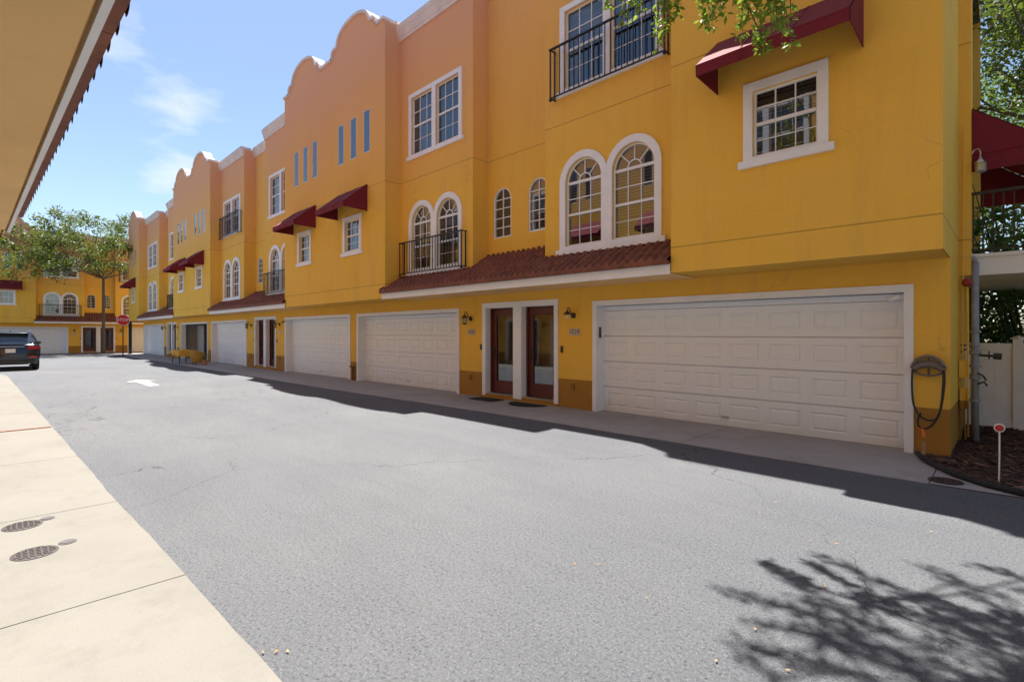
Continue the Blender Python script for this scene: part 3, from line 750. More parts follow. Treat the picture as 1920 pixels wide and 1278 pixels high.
def bedy(x): 
    P_ = [(-.614, 7.79), (-.44, 7.43), (-.18, 7.16), (.09, 7.03), (.5, 7.01), (1.5, 7.01)]
    for (xa, ya), (xb, yb) in zip(P_, P_[1:]):
        if x <= xb: return ya+(yb-ya)*(x-xa)/(xb-xa)
    return 7.01
ids = [(m.vert((x, apron_edge(x), .008)), m.vert((x, bedy(x), .008))) for x in xs]
for p, q in zip(ids, ids[1:]): m.face((p[0], q[0], q[1], p[1]))
tag(m.build('apron', M['apron']), kind='structure')
slabs('sidewalk', [-29.4, -26.8, -24.3, -21.8, -19.3, -16.8, -14.2, -11.62, -8.62, -6.02, -3.87, -.9, 2, 5, 8, 12], lambda x: -1.2, walk_edge, .012, M['walk'], .01)
m = MB()      # stained expansion strip in one joint
m.box(-11.66, -11.58, -1.0, .64, -.01, .0135); tag(m.build('joint_strip', simple('rusty_joint', (.22, .10, .06), .9, .4, 20)), kind='structure')
# mulch bed
m = MB(); P_ = [(-.9, 8.46), (-.72, 7.96), (-.44, 7.43), (-.18, 7.16), (.09, 7.0), (1.5, 6.96), (3, 6.96), (3, 14), (-.9, 14)]
v0 = m.vert((.6, 10, .035)); ids = [m.vert((x, y, .02)) for x, y in P_]
for i in range(len(ids)): m.face((v0, ids[i], ids[(i+1) % len(ids)]))
tag(m.build('mulch_bed', M['mulch']), kind='structure')
rnd = random.Random(3); m = MB()
for i in range(3800):
    x = rnd.uniform(-.8, 1.2); y = rnd.uniform(7.05, 12)
    if x < -.58 and y > 8.4 or y < bedy(max(x, -.6))+.06 or (x < -.6 and y < 8.0): continue
    l = rnd.uniform(.012, .05); w = l*rnd.uniform(.2, .5); a = rnd.uniform(0, math.pi); t = rnd.uniform(-.3, .3); z = .04+rnd.uniform(0, .015)
    d = Vector((math.cos(a), math.sin(a), t))*l; e = Vector((-math.sin(a), math.cos(a), rnd.uniform(-.3, .3)))*w; c = Vector((x, y, z))
    m.poly([c-d-e, c+d-e, c+d+e, c-d+e]); m.m[-1] = rnd.choice((0, 0, 1, 2))
tag(m.build('mulch_chips', [simple('bark_chip', (.09, .04, .025), .9, .3), simple('dark_bark_chip', (.03, .016, .012), .9), simple('pale_bark_chip', (.19, .10, .06), .9)], fix=False), 'loose brown bark chips covering the planting bed beside the end wall', 'mulch', kind='stuff')
m = MB(); m.tube([(-.88, 8.50, .02), (-.80, 8.2, .025), (-.72, 7.96, .03), (-.58, 7.68, .035), (-.44, 7.43, .04), (-.18, 7.16, .04), (.09, 7.0, .045), (.6, 6.96, .045), (1.4, 6.96, .045), (2.9, 6.96, .045)], .032, 8)
tag(m.build('bed_edging', M['rubber'], smooth=True), 'black rubber edging curving round the mulch bed', 'edging')

# ------------------------------------------------------------------ right-hand row
MR = Matrix.Translation((0, 8.55, 0))
D1 = (-9.33, -8.36); D2 = (-8.10, -7.11)
U1 = unit(MR, -.55, -3.87, -6.95, -8.23, 'C', (-6.09, -.92), (-8.10, -7.11), 'nearest yellow townhouse, with the widest garage door and a garden hose on its corner', end=1.4, details=1, number='1524', upper_windows=False)
U2 = unit(MR, -15.97, -12.38, -9.25, -8.23, 'E', (-15.76, -10.35), (-9.33, -8.36), 'yellow townhouse with a black balcony rail at the left end of the nearest tiled skirt', number='1522', end=None)
U3 = unit(MR, -15.97, -19.38, -22.75, -24.18, 'E', (-21.88, -16.21), (-24.05, -22.98), 'yellow townhouse with a security camera at its garage, third from the near end')
U4 = unit(MR, -32.72, -28.85, -25.4, -24.18, 'C', (-32.37, -26.58), (-25.37, -24.31), 'yellow townhouse with a top-floor balcony, just right of the open garage')
U5 = unit(MR, -32.72, -36.5, -40.3, -41.75, 'E', (-39.15, -33.09), (-41.6, -40.45), 'yellow townhouse with the open garage behind the yellow-clothed table', open_garage=True)
U6 = unit(MR, -51.55, -47.25, -43.0, -41.75, 'C', (-51.3, -44.04), (-43.05, -41.9), 'farthest townhouse of the right-hand row, behind the stop sign', end=9, nobalc=True)
# extra details on U1: end wall, pier, balcony
H = U1
m = MB(); xw = -.55
m.box(-.75, -.53, 1.401, 1.75, -.3, 2.44); m.box(-.75, -.41, 1.401, 1.75, 2.441, 9.9); m.box(-1.4, -.56, 1.76, 4.4, -.3, 9.9)
H.b(m, 'end_wall', M['stucco'])
m = MB(); m.box(-.54, 2.6, 1.48, 5.4, 2.44, 2.74); m.box(-.545, 2.6, 1.45, 1.479, 2.70, 2.75); BS = H.b(m, 'side_balcony', M['vinyl'])
m = MB(); y = 1.47; m.box(-.54, 2.6, y-.02, y+.02, 3.61, 3.65); m.box(-.54, 2.6, y-.012, y+.012, 2.79, 2.82)
for i in range(29): xx = -.50+i*.107; m.box(xx-.009, xx+.009, y-.009, y+.009, 2.75, 3.61)
H.b(m, 'balcony_railing', M['iron'])
m = MB(); t = .02
for yy in (1.46, 4.4): m.slab([(-.405, 4.87), (-.405, 3.95), (.6, 3.95), (.6, 4.05)], [], yy, yy+t)
m.poly([(-.405, 1.45, 4.88), (.61, 1.45, 4.06), (.61, 4.43, 4.06), (-.405, 4.43, 4.88)]); m.poly([(.611, 1.45, 4.06), (.611, 4.43, 4.06), (.611, 4.43, 3.8), (.611, 1.45, 3.8)])
m.tube([(-.405, 1.455, 4.2), (.43, 1.455, 4.2)], .008, 5)
H.b(m, 'awning', M['maroon'])
m = MB(); c = (-.31, 1.36, 4.02)
m.tube([(-.405, 1.38, 4.19), (-.38, 1.37, 4.24), (-.33, 1.36, 4.25), (-.31, 1.36, 4.2), (-.31, 1.36, 4.13)], .01, 6)
m.lathe([(.008, .11), (.025, .09), (.02, .08), (.05, .05), (.07, .03), (.07, .02), (.01, .021)], c, 6)
for k in range(6): a = math.pi*2*k/6; m.tube([(c[0]+.055*math.cos(a), c[1]+.055*math.sin(a), c[2]+.02), (c[0]+.055*math.cos(a), c[1]+.055*math.sin(a), c[2]-.09)], .005, 4)
m.lathe([(.06, -.09), (.068, -.1), (.05, -.11), (.01, -.125)], c, 6); LW = H.b(m, 'wall_lantern', M['silver'])
m = MB(); m.lathe([(.048, .018), (.048, -.088)], c, 6); H.b(m, 'lamp_glass', M['lampglass'], LW)
# security cameras, keypad
m = MB(); m.box(-1.06, -1.02, .0, .04, 2.06, 2.10); m.tube([(-1.04, .02, 2.08), (-1.12, -.02, 2.07)], .012, 6); m.tube([(-1.09, -.0, 2.09), (-1.17, -.06, 2.045)], [.033, .036], 10); H.b(m, 'security_camera', M['white'])
m = MB(); m.box(-5.99, -5.975, .06, .13, 1.5, 1.72); H.b(m, 'keypad', M['greydisc'])
m = MB(); m.tube([(-.44, 1.27, .1), (-.44, 1.3, 1.2), (-.45, 1.35, 2.3)], .014, 6); m.tube([(-.47, 1.36, .05), (-.5, 1.36, 1.0), (-.5, 1.36, 2.6), (-.48, 1.36, 4.6)], .01, 6); m.box(-.54, -.44, 1.3, 1.39, .95, 1.2); m.box(-.53, -.45, 1.3, 1.39, .5, .8)
H.b(m, 'conduit', M['stucco'])
m = MB(); m.lathe([(.03, -.08), (.06, -.06), (.062, -.02), (.03, 0)], (-.45, 1.35, 2.33), 14, axis='y'); H.b(m, 'alarm_bell', M['redbell'])
H = U3; m = MB(); m.tube([(-21.80, -.03, 2.08), (-21.80, -.1, 2.08), (-21.7, -.2, 2.05)], [.012, .03, .035], 8); H.b(m, 'security_camera', M['plastic_black'])
H = U6; m = MB(); m.box(-51.62, -51.40, -1.0, -.8, -.3, 2.56); H.b(m, 'corner_post', M['iron'])

# ------------------------------------------------------------------ far row, closing the street
MF = Matrix.Translation((-57.5, 0, -.14)) @ Matrix.Rotation(R(90), 4, 'Z')
unit(MF, -1.1, 2.2, 5.27, 6.28, 'E', (-1.0, 4.26), (5.21, 6.13), 'townhouse across the end of the street, with its garage door behind the dark car', depth=7)
unit(MF, 13.7, 10.45, 7.4, 6.28, 'C', (8.35, 13.5), (6.41, 7.34), 'townhouse across the end of the street, between the oak trunk and the stop sign', depth=7)
# ------------------------------------------------------------------ left row (camera stands under its eave)
ML = Matrix.Translation((-1.92, -.815, 0)) @ Matrix.Rotation(R(180+1.74), 4, 'Z')
# local x runs towards world -x
GL = 'terraced yellow townhouses'
unit(ML, 4.65+3.5, 4.65, 1.55, .4, 'E', (2.4, 7.8), (.53, 1.5), 'left-hand townhouse whose eave soffit fills the upper left corner', depth=8)
unit(ML, -7.35, -3.85, -.75, .4, 'C', (-7.0, -1.6), (-.7, .27), 'left-hand townhouse beside the camera position, mostly above it', depth=8)
unit(ML, 4.65+3.5, 11.65, 14.75, 15.9, 'E', (8.5, 13.9), (14.8, 15.77), 'left-hand townhouse with a maroon awning, beyond the first eave', depth=8)
unit(ML, 23.7, 20.15, 17.05, 15.9, 'C', (17.9, 23.3), (16.03, 17.0), 'left-hand townhouse with a maroon awning showing at the very edge', depth=8)
unit(ML, 23.7, 27.2, 30.3, 31.4, 'E', (23.95, 29.2), (30.35, 31.25), 'last left-hand townhouse, at the corner near the parked car', depth=8) if False else None

# ------------------------------------------------------------------ vegetation
def leaves(m, c, n, rad, size, rnd, droop=0, mi=0, flat=1.0):
    for _ in range(n):
        while True:
            p = Vector((rnd.uniform(-1, 1), rnd.uniform(-1, 1), rnd.uniform(-1, 1)))
            if p.length < 1: break
        p = Vector((p.x*rad, p.y*rad, p.z*rad*flat)) + c
        d = Vector((rnd.gauss(0, 1), rnd.gauss(0, 1), rnd.gauss(0, .7)-droop)).normalized(); u = Vector((rnd.gauss(0, 1), rnd.gauss(0, 1), rnd.gauss(0, 1)))
        e = d.cross(u).normalized(); s = size*rnd.uniform(.6, 1.3); w = s*.22
        m.poly([p, p+d*s*.45+e*w, p+d*s, p+d*s*.45-e*w], mi)
def limb(m, tips, p, d, length, r, depth, rnd, up=.1, spread=.6, seg=4):
    pts = [p.copy()]; rr = [r]; q = p.copy(); dd = d.normalized()
    for i in range(seg):
        dd = (dd + Vector((rnd.gauss(0, .16), rnd.gauss(0, .16), rnd.gauss(0, .12)+up*.3))).normalized()
        q = q + dd*(length/seg); pts.append(q.copy()); rr.append(r*(1-.45*(i+1)/seg))
    m.tube(pts, rr, 6 if depth > 1 else 4, cap=False)
    if depth == 0: tips.extend([pts[-1], pts[-2], pts[-3]]); return
    nb = rnd.choice((2, 3, 3))
    for k in range(nb):
        i = rnd.choice((2, 3, 4, 4)) if k else 4
        nd = (dd + Vector((rnd.gauss(0, spread), rnd.gauss(0, spread), rnd.gauss(0, spread*.6)+up*.4))).normalized()
        limb(m, tips, pts[min(i, seg)], nd, length*rnd.uniform(.6, .85), rr[min(i, seg)]*.75, depth-1, rnd, up, spread, seg)
def tree(name, base, h, r, dirs, length, depth, leafm, label, nleaf, lrad, lsize, seed, droop=.3, flat=.8, extra=(), cat='tree', keep=None, group=None, up=.1, lean=(0, 0)):
    rnd = random.Random(seed); root = empty(name, Vector(base), label, cat, group)
    t = MB(); top = Vector((lean[0], lean[1], h))
    t.tube([(0, 0, -.2), (.02+lean[0]*.2, lean[1]*.2, h*.35), (lean[0]*.6, lean[1]*.6, h*.7), top], [r*1.25, r, r*.9, r*.8], 12, cap=False)
    t.build('trunk', M['bark'], root, True, fix=False)
    b = MB(); tips = []
    for d in dirs: limb(b, tips, top - Vector((0, 0, .1)), Vector(d), length*rnd.uniform(.85, 1.1), r*.55, depth, rnd, up)
    b.build('branch', M['bark'], root, True, fix=False)
    f = MB()
    tips += [Vector(e) for e in extra]
    if keep: tips = [t_ for t_ in tips if keep(t_ + Vector(base))]
    for t_ in tips: leaves(f, t_, nleaf, lrad*rnd.uniform(.6, 1.2), lsize, rnd, droop, 0, flat)
    f.build('foliage', leafm, root, fix=False)
    return root
# oak in front of the far row
ex = []
rn = random.Random(12)
for k in range(210):
    a = rn.uniform(0, 2*math.pi); q = math.sqrt(rn.uniform(.05, 1)); ex.append((1.0+3.2*q*math.cos(a), -2.6+5.2*q*math.sin(a), 8.9+rn.uniform(-3.0, 1.9)*math.sqrt(max(0, 1-q*q*.7))-1.3*q*q+ (0.8 if q*math.sin(a) > 0 else -.5)))
tree('oak_tree', (-54.3, 6.25, -.13), 6.4, .115, [(.3, -1, .55), (.3, -.6, 1), (.1, .8, .7), (.8, -.3, .8), (-.2, -1, .25), (.3, 1, .2), (.5, -1.3, .05)], 2.7, 3, M['oak'],
     'spreading oak with one slim grey trunk in front of the far townhouses', 34, .5, .2, 5, extra=ex, keep=lambda p: p.z > 5.7)
# overhead tree near the camera: trunk out of view to the right
def ray(px, py, y):
    f, a = 950., R(45.45); u = (px-960)/f; v = (624-py)/f; r = Vector((-math.cos(a)+u*math.sin(a), math.sin(a)+u*math.cos(a), v)); return Vector((0, 0, 1.6)) + r*(y/r.y)
rn = random.Random(21)
root = empty('oak_tree', Vector((3.6, 3.6, 0)), 'leafy oak branches hanging into the top of the view and shading the road', 'tree')
base = Vector((3.6, 3.6, 0))
t = MB(); t.tube([(0, 0, -.1), (0, 0, 1.5), (-.2, .1, 3.2), (-.6, .2, 5.2)], [.3, .24, .2, .17], 12, cap=False); t.build('trunk', M['bark'], root, True, fix=False)
b = MB(); f = MB(); tips = []
start = Vector((-.6, .2, 5.2))
hang = []
for (px, y0, y1, yd) in ((1140, -60, 12, 4.7), (1172, -60, 40, 4.6), (1196, -60, 22, 4.9), (1250, -60, 58, 4.5), (1236, -60, 82, 4.7), (1268, -60, 30, 4.6), (1318, -60, 36, 4.6), (1335, -60, 48, 4.8), (1352, -60, 25, 4.5),
                          (1392, -60, 62, 4.7), (1404, -60, 30, 4.5), (1424, -60, 36, 4.8), (1444, -60, 22, 4.6), (1470, -60, 50, 4.6), (1482, -60, 84, 4.8), (1432, 60, 92, 4.75), (1455, -60, 48, 4.5)):
    hang.append((ray(px-8, y0, yd)-base, ray(px, y1, yd)-base))
mains = []
for k, tgt in enumerate([(-2.9, 4.7, 6.1), (-2.3, 4.4, 6.2), (-1.9, 3.9, 6.4), (-1.3, 4.4, 6.8), (-.9, 3.2, 6.2), (-1.9, 2.9, 7.2), (-.5, 2.4, 6.0), (-3.3, 4.3, 7.0), (-2.6, 5.0, 7.4), (-.2, 4.2, 6.6), (-2.6, 3.6, 7.8), (-1.0, 2.2, 7.4), (.5, 3.0, 6.5)]):
    tg = Vector(tgt)-base; mid = start.lerp(tg, .5)+Vector((rn.gauss(0, .15), rn.gauss(0, .15), .35))
    b.tube([start, start.lerp(mid, .5)+Vector((0, 0, .15)), mid, mid.lerp(tg, .5)+Vector((0, 0, .1)), tg], [.085, .06, .042, .028, .014], 6, cap=False)
    mains.append((mid, tg))
    for j in range(10):
        p = mid.lerp(tg, rn.uniform(-.4, 1)); d = Vector((rn.gauss(-.5, .6), rn.gauss(0, .7), rn.gauss(-.05, .35))).normalized(); l = rn.uniform(.3, .75); q = p+d*l
        pw = q + base
        if pw.z < 4.7: continue
        # keep clear of the view above the facade except for the hanging sprays
        dep = -pw.x*math.cos(R(45.45))+pw.y*math.sin(R(45.45)); sy = 624-950*(pw.z-1.6)/max(dep, .1)
        if sy > -45 and dep > 0: continue
        b.tube([p, p+d*l*.5+Vector((0, 0, .03)), q], [.012, .008, .004], 4, cap=False)
        for s_ in range(4): leaves(f, p.lerp(q, .35+.22*s_), 11, .085, .06, rn, .3, 0, .6)
def lift(px, py, z):
    f_, a_ = 950., R(45.45); u = (px-960)/f_; v = (624-py)/f_; r_ = Vector((-math.cos(a_)+u*math.sin(a_), math.sin(a_)+u*math.cos(a_), v)); g_ = Vector((0, 0, 1.6))+r_*(-1.6/v)
    return g_ + Vector((-.373, .181, 1))*z - base
streaks = [(1350,1105,1480,1140),(1480,1140,1600,1175),(1540,1042,1620,1075),(1620,1080,1720,1120),(1700,1115,1830,1165),(1440,1060,1500,1095),(1480,1085,1560,1130),(1500,1120,1590,1150),(1410,1168,1500,1180),(1500,1178,1600,1225),(1600,1225,1740,1270),
  (1380,1205,1440,1220),(1440,1220,1560,1260),(1400,1240,1480,1275),(1580,1150,1660,1180),(1640,1180,1760,1215),(1730,1062,1800,1085),(1760,1085,1880,1120),(1840,1060,1920,1085),(1830,1120,1920,1160),(1760,1130,1900,1185),(1700,1150,1850,1200),
  (1640,1210,1780,1250),(1780,1200,1920,1250),(1850,1180,1960,1210),(1700,1250,1860,1290),(1560,1180,1680,1230),(1850,1250,1960,1290),(1900,1100,2000,1130),(1950,1160,2060,1200),(1540,1240,1660,1290),(1980,1080,2100,1140),(1900,1280,2100,1330),(1700,1320,1900,1380)]
for k, (a1, b1, a2, b2) in enumerate(streaks):
    z = rn.uniform(6.0, 7.2); p, q = lift(a1, b1, z), lift(a2, b2, z+rn.uniform(-.15, .15))
    st = min((x[1] for x in mains), key=lambda v: (v-q).length)
    b.tube([st, st.lerp(q, .5)+Vector((0, 0, .12)), q, q.lerp(p, .5)+Vector((0, 0, .03)), p], [.02, .014, .011, .008, .003], 5, cap=False)
    nn = max(4, int((p-q).length/.045))
    for j in range(nn+1): leaves(f, q.lerp(p, j/nn), 13, .075, .066, rn, .3, 0, .6)
for p, q in hang:
    st = min((x[1] for x in mains), key=lambda v: (v-p).length)
    b.tube([st, st.lerp(p, .6)+Vector((0, 0, .06)), p, p.lerp(q, .5)+Vector((.02, 0, 0)), q], [.012, .008, .006, .004, .002], 4, cap=False)
    n = 6
    for k in range(n+1): leaves(f, p.lerp(q, k/n), 13, .055, .07, rn, .55, 0, .7)
b.build('branch', M['bark'], root, True, fix=False); f.build('foliage', M['leaf_near'], root, fix=False)
# greenery beyond the right-hand end
tree('shade_tree', (2.6, 21, 0), 4.2, .3, [(-1, -.3, .9), (-.6, .3, 1.2), (0, 0, 1), (-1, 0, .4), (.6, -.4, .8), (-.9, -.8, 1.1), (-.5, 0, 1.6), (-.7, -.2, 1.8)], 3.6, 3, M['oak'], 'tall shade tree filling the sky above the side balcony', 60, .7, .17, 9, up=.25, extra=[(rn.uniform(-4.8, -.5), rn.uniform(-2.5, 2.5), rn.uniform(4.5, 15)) for _ in range(210)])
tree('shade_tree', (4.2, 30, 0), 4.5, .3, [(-1, -.3, .9), (-.6, .3, 1.2), (0, 0, 1), (-1, 0, .4), (-.9, -.8, 1.1), (-.8, 0, 1.6)], 4.2, 3, M['leaf_bush'], 'bright green tree seen low behind the first shade tree', 40, .9, .2, 10, up=.2)
def bush(base, rx, ry, z0, z1, n, size, mat, label, seed, cat='shrub', name='shrub'):
    rnd = random.Random(seed); root = empty(name, Vector(base), label, cat)
    s = MB()
    f = MB()
    for k in range(14):
        a = rnd.uniform(0, 6.28); e = Vector((rx*.7*math.cos(a), ry*.7*math.sin(a), rnd.uniform(.5, .95)*z1)); s.tube([(0, 0, 0), e*.5+Vector((0, 0, .2)), e], [.03, .02, .008], 5, cap=False)
    for k in range(n):
        a = rnd.uniform(0, 6.28); q = math.sqrt(rnd.random()); c = Vector((rx*q*math.cos(a), ry*q*math.sin(a), z0+(z1-z0)*rnd.random()*(1-.35*q))); leaves(f, c, 16, .2, size, rnd, .2)
    s.build('stem', M['bark'], root, True, fix=False); f.build('foliage', mat, root, fix=False)
bush((.4, 14.6, 0), 1.7, .9, .4, 5.2, 330, .17, M['leaf_bush'], 'big-leaved sunlit shrub behind the balcony railing', 31)
bush((.2, 16.8, 0), 2.0, 1.2, .2, 4.6, 520, .17, M['oak'], 'dark shrub seen above the white fence under the balcony', 32)
bush((-2.2, 19.5, 0), 2.2, 1.2, .3, 7.5, 260, .15, M['oak'], 'tall dark shrub at the back behind the end wall', 33)

bush((4.6, 10.2, 0), 2.2, 2.8, .3, 9.5, 620, .2, M['oak'], 'unseen shrub mass added beyond the right edge to darken the end wall', 34)  # out of view, added to cut the light on the end wall
# ------------------------------------------------------------------ white vinyl fence
def fence_panel(x0, x1, label):
    root = empty('fence_panel', Vector((x0, 11.6, 0)), label, 'fence', 'white vinyl fence panels'); w = x1-x0
    m = MB(); m.box(.06, w+.02, .02, .05, .06, 1.40)
    for k in range(1, int(w/.15)): m.box(.06+k*.15, .063+k*.15, .014, .0199, .15, 1.32)
    m.box(.06, w, .0, .07, .04, .14); m.box(.06, w, 0, .07, 1.33, 1.43); m.build('board_panel', M['vinyl'], root)
    m = MB(); m.box(-.06, .06, -.025, .095, -.1, 1.5); m.lathe([(.095, 0), (.085, .02), (.01, .06)], (0, .035, 1.5), 4); m.build('post', M['vinyl'], root)
fence_panel(-1.9, 0.02, 'white vinyl fence panel meeting the townhouse end wall'); fence_panel(.085, 2.1, 'white vinyl fence panel at the right edge, with only its post showing')

# ------------------------------------------------------------------ pipe riser
root = empty('standpipe', Vector((-.37, 9.99, 0)), 'grey vertical standpipe with valves and a side outlet beside the end wall', 'pipe')
m = MB(); m.tube([(0, 0, -.05), (0, 0, 2.62)], .045, 12); m.tube([(0, 0, 2.62), (-.02, 0, 2.69), (-.12, 0, 2.70), (-.18, 0, 2.70)], .04, 10); m.build('riser', M['greypipe'], root, True)
m = MB()
for z in (.62, .95, 1.12, 1.32, 1.42, 1.62): m.lathe([(.045, -.02), (.066, -.018), (.066, .018), (.045, .02)], (0, 0, z), 12)
for k in range(6): a = k*1.05; m.tube([(.058*math.cos(a), .058*math.sin(a), 1.28), (.058*math.cos(a), .058*math.sin(a), 1.36)], .008, 5)
m.build('flange', M['greypipe'], root)
m = MB(); m.tube([(.04, 0, 1.28), (.2, 0, 1.27)], .018, 8); m.tube([(.14, 0, 1.28), (.14, .0, 1.28), (.155, 0, 1.28)], .06, 12); m.tube([(.19, 0, 1.27), (.28, 0, 1.265)], .045, 12); m.build('outlet_valve', M['bronze'], root)
m = MB(); m.tube([(.03, -.03, 1.02), (.09, -.05, .98), (.12, -.05, .92)], .014, 6); m.tube([(.03, -.03, .86), (.1, -.05, .9), (.13, -.05, .84)], .014, 6); m.build('lever', M['bronze'], root)
m = MB(); m.tube([(-.19, 0, 1.42), (0, 0, 1.42)], .012, 6); m.tube([(-.19, 0, 1.3), (-.04, 0, 1.4)], .01, 6); m.tube([(-.19, 0, .96), (0, 0, 1.0)], .012, 6); m.build('bracket', M['bronze'], root)

# ------------------------------------------------------------------ hose and hanger
root = empty('garden_hose', Vector((-.76, 8.53, 0)), 'dark garden hose looped over a taupe wall hanger on the near corner', 'garden hose')
m = MB()
def arcpts(rx, rz, cz, y, a0=15, a1=165, n=14): return [(rx*math.cos(R(a0+(a1-a0)*k/n)), y, cz+rz*math.sin(R(a0+(a1-a0)*k/n))) for k in range(n+1)]
m.tube(arcpts(.16, .17, 1.13, -.03), .014, 6); m.tube(arcpts(.16, .17, 1.13, -.13), .02, 8); m.tube(arcpts(.155, .10, 1.10, -.08), .05, 8)
m.tube([(-.16, -.06, 1.1), (-.08, -.07, 1.06), (0, -.08, 1.05), (.08, -.07, 1.06), (.16, -.06, 1.1)], .014, 8)
m.tube([(0, -.03, 1.3), (0, -.05, 1.05)], .014, 6); m.build('hose_hanger', M['hanger'], root, True)
def smooth(P_, k=5):
    P_ = [Vector(p) for p in P_]; out = []
    for i in range(len(P_)-1):
        a, b_, c, d = P_[max(i-1, 0)], P_[i], P_[i+1], P_[min(i+2, len(P_)-1)]
        for j in range(k):
            t = j/k; out.append(.5*((2*b_)+(c-a)*t+(2*a-5*b_+4*c-d)*t*t+(3*b_-a-3*c+d)*t*t*t))
    return out + [P_[-1]]
m = MB()
pts = [(-.15, -.1, 1.2), (-.165, -.1, 1.0), (-.155, -.09, .7), (-.10, -.08, .54), (0, -.08, .47), (.09, -.08, .52), (.13, -.09, .7), (.15, -.1, 1.0), (.15, -.1, 1.2)]
m.tube(smooth(pts), .0125, 8)
pts = [(.155, -.11, 1.2), (.16, -.11, .95), (.12, -.1, .62), (.04, -.1, .42), (-.05, -.1, .36), (-.10, -.1, .40), (-.10, -.1, .5), (-.07, -.1, .56)]
m.tube(smooth(pts), .0125, 8); m.build('hose', M['hose'], root, True)
m = MB(); m.tube([(-.10, -.1, .36), (-.06, -.1, .36)], .012, 6); m.tube([(-.06, -.1, .37), (-.05, -.1, .31), (-.045, -.1, .25)], [.012, .018, .02], 8); m.build('nozzle', M['orange'], root)
m = MB(); m.box(-.80-.02, -.80+.02, 8.36, 8.40, 0, .17); m.box(-.815, -.785, 8.365, 8.395, .17, .2); tag(m.build('stake', M['wood']), 'short pale wooden stake below the hanging hose', 'stake')

# ------------------------------------------------------------------ small street things
def cover(name, x, y, r, mat, label, group=None, pattern=True, sq=1.0):
    root = empty(name, Vector((x, y, gz(x))), label, 'manhole cover' if pattern else 'cleanout cover', group)
    m = MB(); m.lathe([(r, .0), (r, .016), (r-.012, .018)], (0, 0, 0), 28); m.build('rim', mat, root)
    m = MB()
    if pattern:
        k = -r*.8
        while k < r*.8:
            w = math.sqrt(max(0, (r*.88)**2-k*k)); m.box(k-.006, k+.006, -w, w, .018, .022); m.box(-w, w, k-.0055, k+.0055, .018, .0215); k += r*.27
    else: m.lathe([(r*.8, .018), (r*.78, .021)], (0, 0, 0), 20)
    m.build('lid', mat, root)
cover('manhole_cover', -5.80, .145, .125, M['iron_cover'], 'farther of the two dark iron covers in the left pavement', pattern=True)
cover('manhole_cover', -5.02, .19, .13, M['iron_cover'], 'nearer rusty iron cover in the left pavement', pattern=True)
cover('cleanout_cover', -5.88, .30, .05, M['greydisc'], 'small round cover beside the farther iron cover', pattern=False)
cover('cleanout_cover', -5.11, .375, .055, M['greydisc'], 'small round cover beside the nearer iron cover', pattern=False)
cover('manhole_cover', -.50, 7.15, .15, M['iron_cover'], 'dark round cover set in the apron by the mulch bed', pattern=True)
m = MB(); m.box(-9.35, -8.55, 8.0, 8.42, .012, .026); tag(m.build('doormat', M['mat']), 'rectangular black doormat before the left of the nearest two doors', 'doormat')
m = MB(); pts = [(.5*math.cos(math.pi*k/16), -.5*math.sin(math.pi*k/16)) for k in range(17)]
ids = [m.vert((-7.68+p[0], 8.38+p[1]*.95, .026)) for p in pts]; m.face(ids); ib = [m.vert((-7.68+p[0], 8.38+p[1]*.95, .012)) for p in pts]
for i in range(16): m.face((ids[i], ids[i+1], ib[i+1], ib[i]))
tag(m.build('doormat', M['mat']), 'half-round black doormat before the right of the nearest two doors', 'doormat')
root = empty('reflector_stake', Vector((-.09, 7.42, 0)), 'white driveway stake topped by a round red reflector in the mulch', 'marker')
m = MB(); m.tube([(0, 0, 0), (.005, 0, .3), (.005, 0, .56)], .008, 6); m.lathe([(.045, -.012), (.045, .012)], (.005, 0, .60), 20, axis='y'); m.build('rod', M['white'], root)
m = MB(); m.lathe([(.033, -.019), (.035, -.0125)], (.005, 0, .60), 20, axis='y'); m.build('reflector', M['tail'], root)
# worn paint mark on the road
rn = random.Random(4); m = MB(); zz = gz(-20.2)+.004
loop = []
ctrl = [(-21.75, 3.42), (-20.95, 3.0), (-20.85, 3.26), (-18.9, 3.28), (-18.95, 3.54), (-20.85, 3.57), (-20.95, 3.84)]
for i, p in enumerate(ctrl):
    q = ctrl[(i+1) % len(ctrl)]
    for k in range(6): loop.append((p[0]+(q[0]-p[0])*k/6+rn.gauss(0, .025), p[1]+(q[1]-p[1])*k/6+rn.gauss(0, .02)))
tr = tessellate_polygon([[Vector((x, y, 0)) for x, y in loop]]); ids = [m.vert((x, y, zz)) for x, y in loop]
for t in tr: m.face([ids[i] for i in t])
tag(m.build('road_arrow', M['paintmark']), kind='structure')
# fallen leaves
rn = random.Random(8); m = MB()
def lf(x, y, s):
    a = rn.uniform(0, 6.28); d = Vector((math.cos(a), math.sin(a), .15))*s; e = Vector((-math.sin(a), math.cos(a), rn.uniform(-.2, .4)))*s*.4; c = Vector((x, y, gz(x)+.012)); m.poly([c-d, c+e, c+d, c-e], rn.choice((0, 0, 1)))
for k in range(26): lf(rn.uniform(-1.2, .1), rn.uniform(5.9, 7.0), .013)
for k in range(30): lf(rn.uniform(-6, .1), rn.uniform(2.5, 6.2), .013)
for x, y in ((-.98, 2.86), (-.75, 2.62), (-1.02, 2.45), (-2.62, .98), (-2.58, 1.02), (-2.66, .93)): lf(x, y, .014)
tag(m.build('fallen_leaves', [simple('dry_leaf', (.30, .20, .09), .8, .4), simple('ochre_leaf', (.42, .20, .03), .8, .2)], fix=False), 'dry leaves scattered over the road', 'leaves', kind='stuff')

